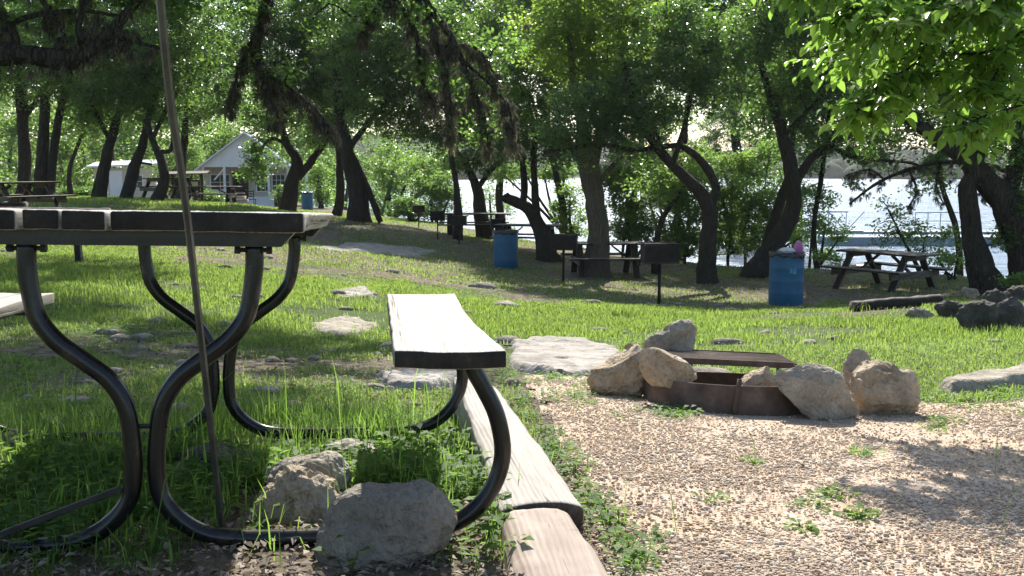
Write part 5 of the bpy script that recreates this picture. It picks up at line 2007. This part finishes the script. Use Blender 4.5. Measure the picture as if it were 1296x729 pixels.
# broad-leaved tree reaching in from the water side, close to the camera
def elm_boughs():
    rg = np.random.default_rng(31)
    Yb = 5.2
    root_p = P(1780, 500, Yb)
    gz = float(G(root_p[0], root_p[1]))
    o3 = np.array([root_p[0], root_p[1], gz])
    root = empty('broadleaf_tree', o3)
    tag(root, 'bright green broad-leaved tree whose near twigs fill the top corner above the shore tree', 'tree')
    wood = MB()
    main = [P(1780, 560, Yb), P(1770, 400, Yb), P(1730, 150, Yb), P(1650, 0, Yb), P(1540, -60, Yb), P(1430, -70, Yb), P(1330, -40, Yb), P(1240, -10, Yb)]
    main[0][2] = gz - .1
    cp = catmull(main, 7)
    tube(wood, cp, np.linspace(.15, .012, len(cp)), 12, bark=.1, seed=3)
    limbs = [
        [(1480, -70), (1380, 20), (1290, 50), (1200, 70), (1120, 90), (1040, 105)],
        [(1400, -65), (1300, -40), (1200, -20), (1110, -5), (1030, -25), (975, -10)],
        [(1330, -40), (1240, 15), (1170, 30), (1110, 45), (1060, 40)],
        [(1380, 20), (1310, 90), (1240, 110), (1170, 130), (1110, 150)],
        [(1290, 50), (1230, 70), (1160, 100), (1090, 110), (1045, 85)],
        [(1540, -60), (1450, 70), (1370, 130), (1300, 160), (1240, 178), (1215, 190)],
        [(1240, -10), (1170, -30), (1100, 10), (1030, 20), (1000, 10)],
        [(1370, 0), (1300, 10), (1220, 35), (1150, 60), (1090, 55)],
        [(1310, 90), (1260, 95), (1210, 100), (1150, 85), (1090, 80)],
        [(1400, -20), (1330, 40), (1280, 75), (1250, 130), (1230, 140)],
        [(1240, -10), (1200, 20), (1150, 10), (1090, 30), (1050, 62)],
        [(1200, 70), (1140, 120), (1110, 135), (1085, 165), (1080, 175)],
        [(1320, -30), (1290, -10), (1260, 20), (1230, 45), (1180, 48)],
    ]
    LV, LF, var = [], [], []
    nv = 0
    # leaf: midrib folded, eight corner outline
    lx = np.array([0, .18, .45, .75, 1.0, .75, .45, .18, .45])
    ly = np.array([0, .20, .27, .17, 0, -.17, -.27, -.20, 0])

    def leaf(p, d, n_, s, v_):
        nonlocal nv
        b = np.cross(n_, d)
        b /= np.linalg.norm(b) + 1e-9
        fold = np.abs(ly) * .45
        curl = -.22 * lx ** 2
        V = p + (d * lx[:, None] + b * ly[:, None] + n_ * (fold + curl)[:, None]) * s
        LV.append(V)
        idx = [(0, 1, 8), (1, 2, 8), (2, 3, 8), (3, 4, 8), (4, 5, 8), (5, 6, 8), (6, 7, 8), (7, 0, 8)]
        for t in idx:
            LF.append([i + nv for i in t])
        var.extend([v_] * 9)
        nv += 9

    def twig(p0, d0, L_, lev):
        d0 = d0 / np.linalg.norm(d0)
        n = max(4, int(L_ / .028))
        p = np.array(p0, float)
        d = d0.copy()
        pts = [p.copy()]
        side = 1
        tone = rg.random()
        for q in range(n):
            d = d + rg.normal(size=3) * .07 + np.array([0, 0, -.035])
            d /= np.linalg.norm(d)
            p = p + d * L_ / n
            pts.append(p.copy())
            if lev == 0 or q > n * .2:
                side = -side
                up = np.array([0, 0, 1.0]) + rg.normal(size=3) * .35
                sd_ = np.cross(d, up)
                sd_ /= np.linalg.norm(sd_)
                ld = d * .65 + sd_ * side * .9 + np.array([0, 0, -.30]) + rg.normal(size=3) * .22
                ld /= np.linalg.norm(ld)
                n_ = up - ld * np.dot(up, ld)
                n_ /= np.linalg.norm(n_)
                leaf(p, ld, n_, rg.uniform(.045, .092), np.clip(.5 * tone + .5 * rg.random(), 0, 1))
        tube(wood, np.array(pts), np.linspace(.0035, .001, len(pts)), 5, cap=False)

    for li, lb in enumerate(limbs):
        dy = rg.uniform(-.6, .6)
        pl = [P(x + 8, y - 32, Yb + dy * (k_ / (len(lb) - 1))) for k_, (x, y) in enumerate(lb)]
        cp = catmull(pl, 8)
        tube(wood, cp, np.linspace(.014, .002, len(cp)), 6, cap=False)
        for q in range(6, len(cp)):
            dirn = cp[q] - cp[q - 1]
            dirn /= np.linalg.norm(dirn)
            for rep in range(2):
                dd = dirn * .6 + rand_unit(1, rg)[0] * .75 + np.array([0, 0, -.12])
                twig(cp[q], dd, rg.uniform(.08, .23), 0)
    # leafy crown above the frame so that it also shades the gravel
    for q in range(90):
        c_ = P(rg.uniform(1150, 1600), rg.uniform(-130, 30), Yb + rg.uniform(-1.0, 1.2))
        twig(c_, rand_unit(1, rg)[0] + np.array([-.5, 0, -.2]), rg.uniform(.2, .4), 0)
    V = wood.verts() - o3
    w2 = MB()
    w2.v = [V]
    w2.f = wood.f
    w2.n = wood.n
    build('trunk', w2, M['bark'], root, smoothf=True)
    build_np('crown', np.concatenate(LV) - o3, np.array(LF), M['elm'], root, attr=var, smoothf=False)


elm_boughs()
# ================= GRASS AND WEEDS =================
def blades(name, n, yr, ypow, xr, dens_fn, h_fn, w_fn, mat, seed, seg=2, bend=.5, varb=(0, 1), xrange_fixed=None):
    rg = np.random.default_rng(seed)
    out = []
    tot = 0
    Yp = yr[0] + (yr[1] - yr[0]) * rg.random(n) ** ypow
    Xp = rg.uniform(-1, 1, n) * (Yp * xr + .3) if xrange_fixed is None else rg.uniform(*xrange_fixed, n)
    dn = dens_fn(Xp, Yp)
    k = rg.random(n) < dn
    Xp, Yp = Xp[k], Yp[k]
    n = len(Xp)
    z = GF(Xp, Yp)
    h = h_fn(Xp, Yp) * rg.uniform(.45, 1.35, n)
    w = w_fn(Xp, Yp) * rg.uniform(.7, 1.3, n)
    a = rg.uniform(0, 2 * math.pi, n)
    lean = rg.random(n) * bend
    s = np.stack([np.cos(a), np.sin(a), 0 * a], -1)
    ld = np.stack([-np.sin(a), np.cos(a), 0 * a], -1)
    b0 = np.stack([Xp, Yp, z - .005], -1)
    up = np.array([0, 0, 1.0])
    m1 = b0 + up * (h * .55)[:, None] + ld * (h * lean * .3)[:, None]
    tp = b0 + up * (h * (1 - .35 * lean))[:, None] + ld * (h * lean * .95)[:, None]
    w_ = w[:, None]
    V = np.stack([b0 - s * w_ / 2, b0 + s * w_ / 2, m1 + s * w_ * .42, m1 - s * w_ * .42, tp + s * w_ * .06, tp - s * w_ * .06], 1).reshape(-1, 3)
    i = np.arange(n)[:, None] * 6
    Fq = np.concatenate([i + np.array([[0, 1, 2, 3]]), i + np.array([[3, 2, 4, 5]])], 0)
    patch = .5 + .35 * fbm2(Xp, Yp, .8, seed + 3, 3)
    v = np.clip(varb[0] + (varb[1] - varb[0]) * (.5 * patch + .5 * rg.random(n)), 0, 1)
    dry = .05 + .22 * smooth(0, .8, fbm2(Xp, Yp, 1.7, seed + 8, 3))
    v = np.where(rg.random(n) < dry, 1.0, v * .92)
    return tag(build_np(name, V, Fq, mat, attr=np.repeat(v, 6)), kind='stuff')


timbers_poly = np.array([P(640, 729, 1.9)[:2], P(822, 760, 1.9)[:2], P(745, 634, 2.5)[:2], P(618, 474, 4.15)[:2], P(572, 474, 4.15)[:2], P(632, 634, 2.46)[:2]])


def off_stones(x, y):
    d = np.ones_like(x)
    for w, h in ledges:
        sdist = np.where(inside(w, x, y), 1.0, 0.0)
        near_edge = edge_dist(w, x, y)
        d = d * (1 - sdist * np.where(near_edge > .11, .93, .35))
    d = d * (1 - .97 * inside(timbers_poly, x, y))
    return d


def lawn_density(x, y):
    stones_ = 1 - .85 * ((x > -.74) & (x < -.08) & (y < 2.66))
    t = turf_cover(x, y)
    n1 = .5 + .5 * fbm2(x, y, .7, 41, 4)
    n2 = fbm2(x, y, 3.0, 43, 3)
    d = np.clip((t * 1.5 - .62 + (n1 - .5) * 2.2 + n2 * .6), 0.03, 1)
    g_ = signed_gravel(x, y)
    d = d * np.where(g_ > 0, .004, 1)
    return d * off_stones(x, y) * stones_


def lawn_h(x, y):
    strip = np.exp(-((y - 10.0) / 3.5) ** 2)
    h = .030 + .03 * strip + .035 * np.clip(fbm2(x, y, 1.3, 47, 3), 0, 1)
    # longer along the shade line and at the ledge edges
    h = h + .07 * np.exp(-((y - (12.8 + .15 * (x - 3))) / .7) ** 2) * (x > 1.0) * np.clip(.3 + fbm2(x, y, 2.2, 49, 2), 0, 1)
    return h


blades('lawn_grass', 330000, (2.0, 8.2), .85, .62, lawn_density, lambda x, y: lawn_h(x, y) * .8, lambda x, y: .0022 + .0004 * y, M['grass'], 101, bend=1.25)
blades('lawn_grass', 420000, (8.0, 17.0), .85, .60, lawn_density, lawn_h, lambda x, y: .0020 + .00055 * y, M['grass'], 102, bend=.8)


def far_density(x, y):
    by = np.interp(x, _bank[:, 0], _bank[:, 1])
    mound = smooth(-6, -9, x) * smooth(19, 22, y)
    n1 = fbm2(x, y, .35, 61, 4)
    d = np.clip(.40 + .8 * n1 + .6 * mound, .04, 1) * (y < by + .5)
    return d


blades('lawn_grass', 260000, (16.5, 46.0), .8, .58, far_density, lambda x, y: .055 + .03 * smooth(-6, -10, x) + 0 * y, lambda x, y: .010 + .0004 * y, M['grass'], 103, bend=.9)


# tall wild grass round the table and along the bench
def wild_density(x, y):
    d = np.exp(-(((x + .55) / .42) ** 2 + ((y - 3.15) / .55) ** 2)) * 1.0
    d += .55 * np.exp(-(((x + 1.15) / .7) ** 2 + ((y - 3.3) / .6) ** 2))
    d += .35 * np.exp(-(((x + 1.3) / .9) ** 2 + ((y - 2.3) / .35) ** 2))
    d += .5 * np.exp(-(((x + .25) / .22) ** 2 + ((y - 2.6) / .35) ** 2))
    d += .7 * np.exp(-(((x + .75) / .55) ** 2 + ((y - 3.45) / .35) ** 2))
    d *= .35 + .8 * np.clip(.5 + fbm2(x, y, 3.5, 71, 3), 0, 1)
    d = d * (1 - .9 * ((x > -.72) & (x < -.05) & (y < 2.72)))
    return np.clip(d, 0, 1) * off_stones(x, y) * (signed_gravel(x, y) < -.03)


blades('wild_grass', 60000, (2.05, 4.6), 1.0, .6, wild_density, lambda x, y: .085 + .085 * np.clip(fbm2(x, y, 4.5, 5, 3), -.7, 1), lambda x, y: .0038 + 0 * x, M['weed'], 104, bend=1.1, varb=(.2, 1))
# a few long arching stems
blades('wild_grass', 260, (2.1, 4.0), 1.0, .6, lambda x, y: wild_density(x, y) * .8 + .06, lambda x, y: .34 + 0 * x, lambda x, y: .0040 + 0 * x, M['weed'], 105, bend=1.3, varb=(.4, 1))


# broad-leaved weeds: small plants of oval leaves
def weeds(name, spots, seed, lo=.018, hi=.035, per=(8, 18), hgt=.07, mat='weed'):
    rg = np.random.default_rng(seed)
    C, S = [], []
    V, var = [], []
    zz = GF(np.array([q[0] for q in spots]), np.array([q[1] for q in spots]))
    for qi_, (x, y, r) in enumerate(spots):
        k = rg.integers(*per)
        z = float(zz[qi_])
        tone = rg.random()
        for q in range(k):
            a = rg.uniform(0, 2 * math.pi)
            rr_ = r * rg.random() ** .6
            h_ = hgt * rg.uniform(.2, 1.0) * (1.1 - rr_ / r * .5)
            c_ = np.array([x + rr_ * math.cos(a), y + rr_ * math.sin(a), z + h_])
            d = np.array([math.cos(a), math.sin(a), rg.uniform(-.35, .5)])
            d /= np.linalg.norm(d)
            b = np.array([-math.sin(a), math.cos(a), rg.uniform(-.3, .3)])
            n_ = np.cross(d, b)
            s = rg.uniform(lo, hi)
            V.append([c_, c_ + d * s * .5 + b * s * .33 + n_ * s * .1, c_ + d * s * 1.05 - n_ * s * .12, c_ + d * s * .5 - b * s * .33 + n_ * s * .1])
            # stalk
            g_ = np.array([x + rr_ * .2 * math.cos(a), y + rr_ * .2 * math.sin(a), z - .004])
            w_ = b * .0012
            V.append([g_ - w_, g_ + w_, c_ + w_, c_ - w_])
            t = np.clip(.5 * tone + .5 * rg.random(), 0, 1)
            var += [t] * 4 + [.3] * 4
    V = np.array(V).reshape(-1, 3)
    return tag(build_np(name, V, cards_faces(len(V) // 4), M[mat], attr=var), kind='stuff')


rg = np.random.default_rng(200)
sp_ = []
# along the gravel side of the timbers
for q in range(85):
    t = rg.random()
    px, py = np.array([(632, 470), (668, 540), (745, 640), (800, 729)])[min(3, int(t * 3))] + (np.array([(668, 540), (745, 640), (800, 729), (820, 740)])[min(3, int(t * 3))] - np.array([(632, 470), (668, 540), (745, 640), (800, 729)])[min(3, int(t * 3))]) * (t * 3 % 1)
    g_ = gp(px + rg.normal() * 9 + 9, py)
    sp_.append((g_[0], g_[1], rg.uniform(.02, .055)))
cl_ = []
for q in range(2600):
    y = 2.4 + 7 * rg.random() ** 1.3
    x = rg.uniform(-1, .25) * (y * .56 + .2)
    if x > -.3 and y < 5.2 or (x > -.74 and y < 2.68) or fbm2(np.array([x]), np.array([y]), 1.6, 91)[0] < -.05:
        continue
    cl_.append((x, y, rg.uniform(.02, .06)))
weeds('clover', cl_, 205, .012, .026, (6, 12), .03)
weeds('timber_weeds', sp_, 201, .014, .03, (7, 16), .05)
sp_ = []
for q in range(520):
    x, y = rg.uniform(-1.5, -.1), rg.uniform(2.1, 3.1)
    if inside(timbers_poly, np.array([x]), np.array([y]))[0] or rg.random() > .75 + .5 * fbm2(np.array([x]), np.array([y]), 2.5, 6)[0]:
        continue
    sp_.append((x, y, rg.uniform(.03, .06)))
for q in range(150):   # thick leafy patch under the bench
    px, py = rg.uniform(480, 640), rg.uniform(560, 725)
    g_ = gp(px, py)
    sp_.append((g_[0], g_[1], rg.uniform(.03, .06)))
sp_ = [q for q in sp_ if not (-.74 < q[0] < -.10 and q[1] < 2.68 and rg.random() < .93)]
weeds('leafy_weeds', sp_, 202, .018, .04, (7, 15), .085)
sp_ = []
for px, py, n_, sx, sy in [(850, 527, 34, 22, 5), (1240, 505, 60, 46, 10), (1060, 632, 5, 12, 3), (1078, 660, 6, 12, 2), (1092, 578, 6, 10, 3), (1030, 645, 3, 6, 2), (780, 500, 20, 30, 5), (720, 505, 20, 20, 6), (1180, 540, 14, 24, 4), (900, 640, 2, 5, 2), (836, 690, 2, 4, 2), (1020, 676, 3, 7, 2), (700, 480, 16, 24, 4), (960, 590, 2, 5, 2), (1160, 500, 20, 14, 6)]:
    for q in range(n_):
        g_ = gp(px + rg.normal() * sx, py + rg.normal() * sy)
        sp_.append((g_[0], g_[1], rg.uniform(.02, .05)))
weeds('gravel_weeds', sp_, 203, .016, .034, (6, 14), .04)


# dry leaves and twigs on the ground
def litter():
    rg = np.random.default_rng(300)
    n = 46000
    Yp = 2.0 + 26 * rg.random(n) ** 1.5
    Xp = rg.uniform(-1, 1, n) * (Yp * .56 + .2)
    dn = .25 + .9 * np.exp(-(((Xp + .6) / 1.3) ** 2 + ((Yp - 2.2) / .45) ** 2)) + .5 * smooth(12, 15, Yp) + .4 * np.exp(-(((Xp + 1.4) / 1.4) ** 2 + ((Yp - 5.9) / 1.1) ** 2))
    dn = dn * np.where(signed_gravel(Xp, Yp) > 0, .06, 1)
    k = rg.random(n) < dn
    Xp, Yp = Xp[k], Yp[k]
    n = len(Xp)
    C = np.stack([Xp, Yp, GF(Xp, Yp) + .012 + .01 * rg.random(n)], -1)
    a = rg.uniform(0, 2 * math.pi, n)
    d = np.stack([np.cos(a), np.sin(a), rg.normal(size=n) * .3], -1)
    b = np.stack([-np.sin(a), np.cos(a), rg.normal(size=n) * .3], -1)
    s = (rg.uniform(.010, .030, n) * (1 + .045 * Yp))[:, None]
    up = np.array([0, 0, 1.0])
    V = np.stack([C - d * s * .5, C + b * s * .25 + up * s * .15, C + d * s * .5, C - b * s * .25 + up * s * .15], 1).reshape(-1, 3)
    tag(build_np('leaf_litter', V, cards_faces(n), M['litter'], attr=np.repeat(rg.random(n), 4)), kind='stuff')


litter()

# small stones scattered in the thin turf
def small_stones():
    rg = np.random.default_rng(400)
    n = 900
    Yp = 2.3 + 16 * rg.random(n) ** 1.3
    Xp = rg.uniform(-1, 1, n) * Yp * .56
    k = (signed_gravel(Xp, Yp) < -.02) & (rg.random(n) < .25 + .8 * np.exp(-(((Xp + 1.4) / 1.4) ** 2 + ((Yp - 5.9) / 1.0) ** 2)) + .5 * np.exp(-(((Xp - 6.2) / 1.8) ** 2 + ((Yp - 12.4) / 2) ** 2)))
    Xp, Yp = Xp[k], Yp[k]
    n = len(Xp)
    iv, ifc = ico(2)
    s = rg.lognormal(-3.5, .5, n) * (1 + .04 * Yp)
    V = iv[None] * s[:, None, None] * np.stack([rg.uniform(.8, 1.6, n), rg.uniform(.8, 1.2, n), rg.uniform(.3, .6, n)], -1)[:, None]
    V = V * (1 + .18 * fbm(iv[None] * 1.5 + rg.random((n, 1, 3)) * 20, 3, 3))[..., None]
    V = V + np.stack([Xp, Yp, GF(Xp, Yp) + s * .1], -1)[:, None]
    Fq = (ifc[None] + (np.arange(n) * len(iv))[:, None, None]).reshape(-1, 3)
    tag(build_np('scattered_rubble', V.reshape(-1, 3), Fq, M['rock_shadow'], smoothf=True), kind='stuff')


small_stones()

HAZE = .00018
# ================= CAMERA AND LIGHT =================
cam = bpy.data.cameras.new('camera')
cam.sensor_width = 36
cam.lens = 36 * F / 1296
cam.clip_start = .05
cam.clip_end = 4000
co = bpy.data.objects.new('camera', cam)
co.location = (0, 0, EYE)
co.rotation_euler = (math.pi / 2 - PITCH, 0, 0)
col.objects.link(co)
scene.camera = co
cam.dof.use_dof = False

SUN_AZ = math.radians(4.5)      # toward +x from straight ahead
SUN_EL = math.radians(41)
sun = bpy.data.lights.new('sun', 'SUN')
sun.energy = 5.0
sun.angle = math.radians(.55)
sun.color = (1.0, .95, .87)
so = bpy.data.objects.new('sun', sun)
sd_ = Vector((math.sin(SUN_AZ) * math.cos(SUN_EL), math.cos(SUN_AZ) * math.cos(SUN_EL), math.sin(SUN_EL)))
so.rotation_euler = sd_.to_track_quat('Z', 'Y').to_euler()
so.location = sd_ * 30
col.objects.link(so)

w = bpy.data.worlds.new('World')
scene.world = w
w.use_nodes = True
nt = w.node_tree
bg = nt.nodes['Background']
sky = nt.nodes.new('ShaderNodeTexSky')
sky.sky_type = 'NISHITA'
sky.sun_disc = False
sky.sun_elevation = SUN_EL
sky.sun_rotation = SUN_AZ
sky.air_density = 1.0
sky.dust_density = 1.2
nt.links.new(sky.outputs[0], bg.inputs[0])
bg.inputs[1].default_value = .11

vs = scene.view_settings
vs.view_transform = 'Standard'
vs.look = 'None'
vs.gamma = 1
vs.exposure = .92
vs.use_curve_mapping = False
scene.render.engine = 'CYCLES'
cy = scene.cycles
cy.max_bounces = 7
cy.diffuse_bounces = 3
cy.glossy_bounces = 2
cy.transmission_bounces = 5
cy.transparent_max_bounces = 4
cy.sample_clamp_indirect = 6
cy.use_denoising = True
cy.caustics_reflective = False
cy.caustics_refractive = False

# ================= THIN SUNLIT AIR =================
hm_, hnt, hout = newmat('thin_air')
pv = hnt.nodes.new('ShaderNodeVolumePrincipled')
pv.inputs['Color'].default_value = (.95, .97, 1, 1)
pv.inputs['Density'].default_value = HAZE
pv.inputs['Anisotropy'].default_value = .5
hnt.links.new(pv.outputs[0], hout.inputs['Volume'])
mb = MB()
box(mb, (0, 0, 40), (1750, 1750, 56))
hz_o = build('haze', mb, hm_)
tag(hz_o, kind='stuff')
cy.volume_bounces = 0
cy.volume_step_rate = 10
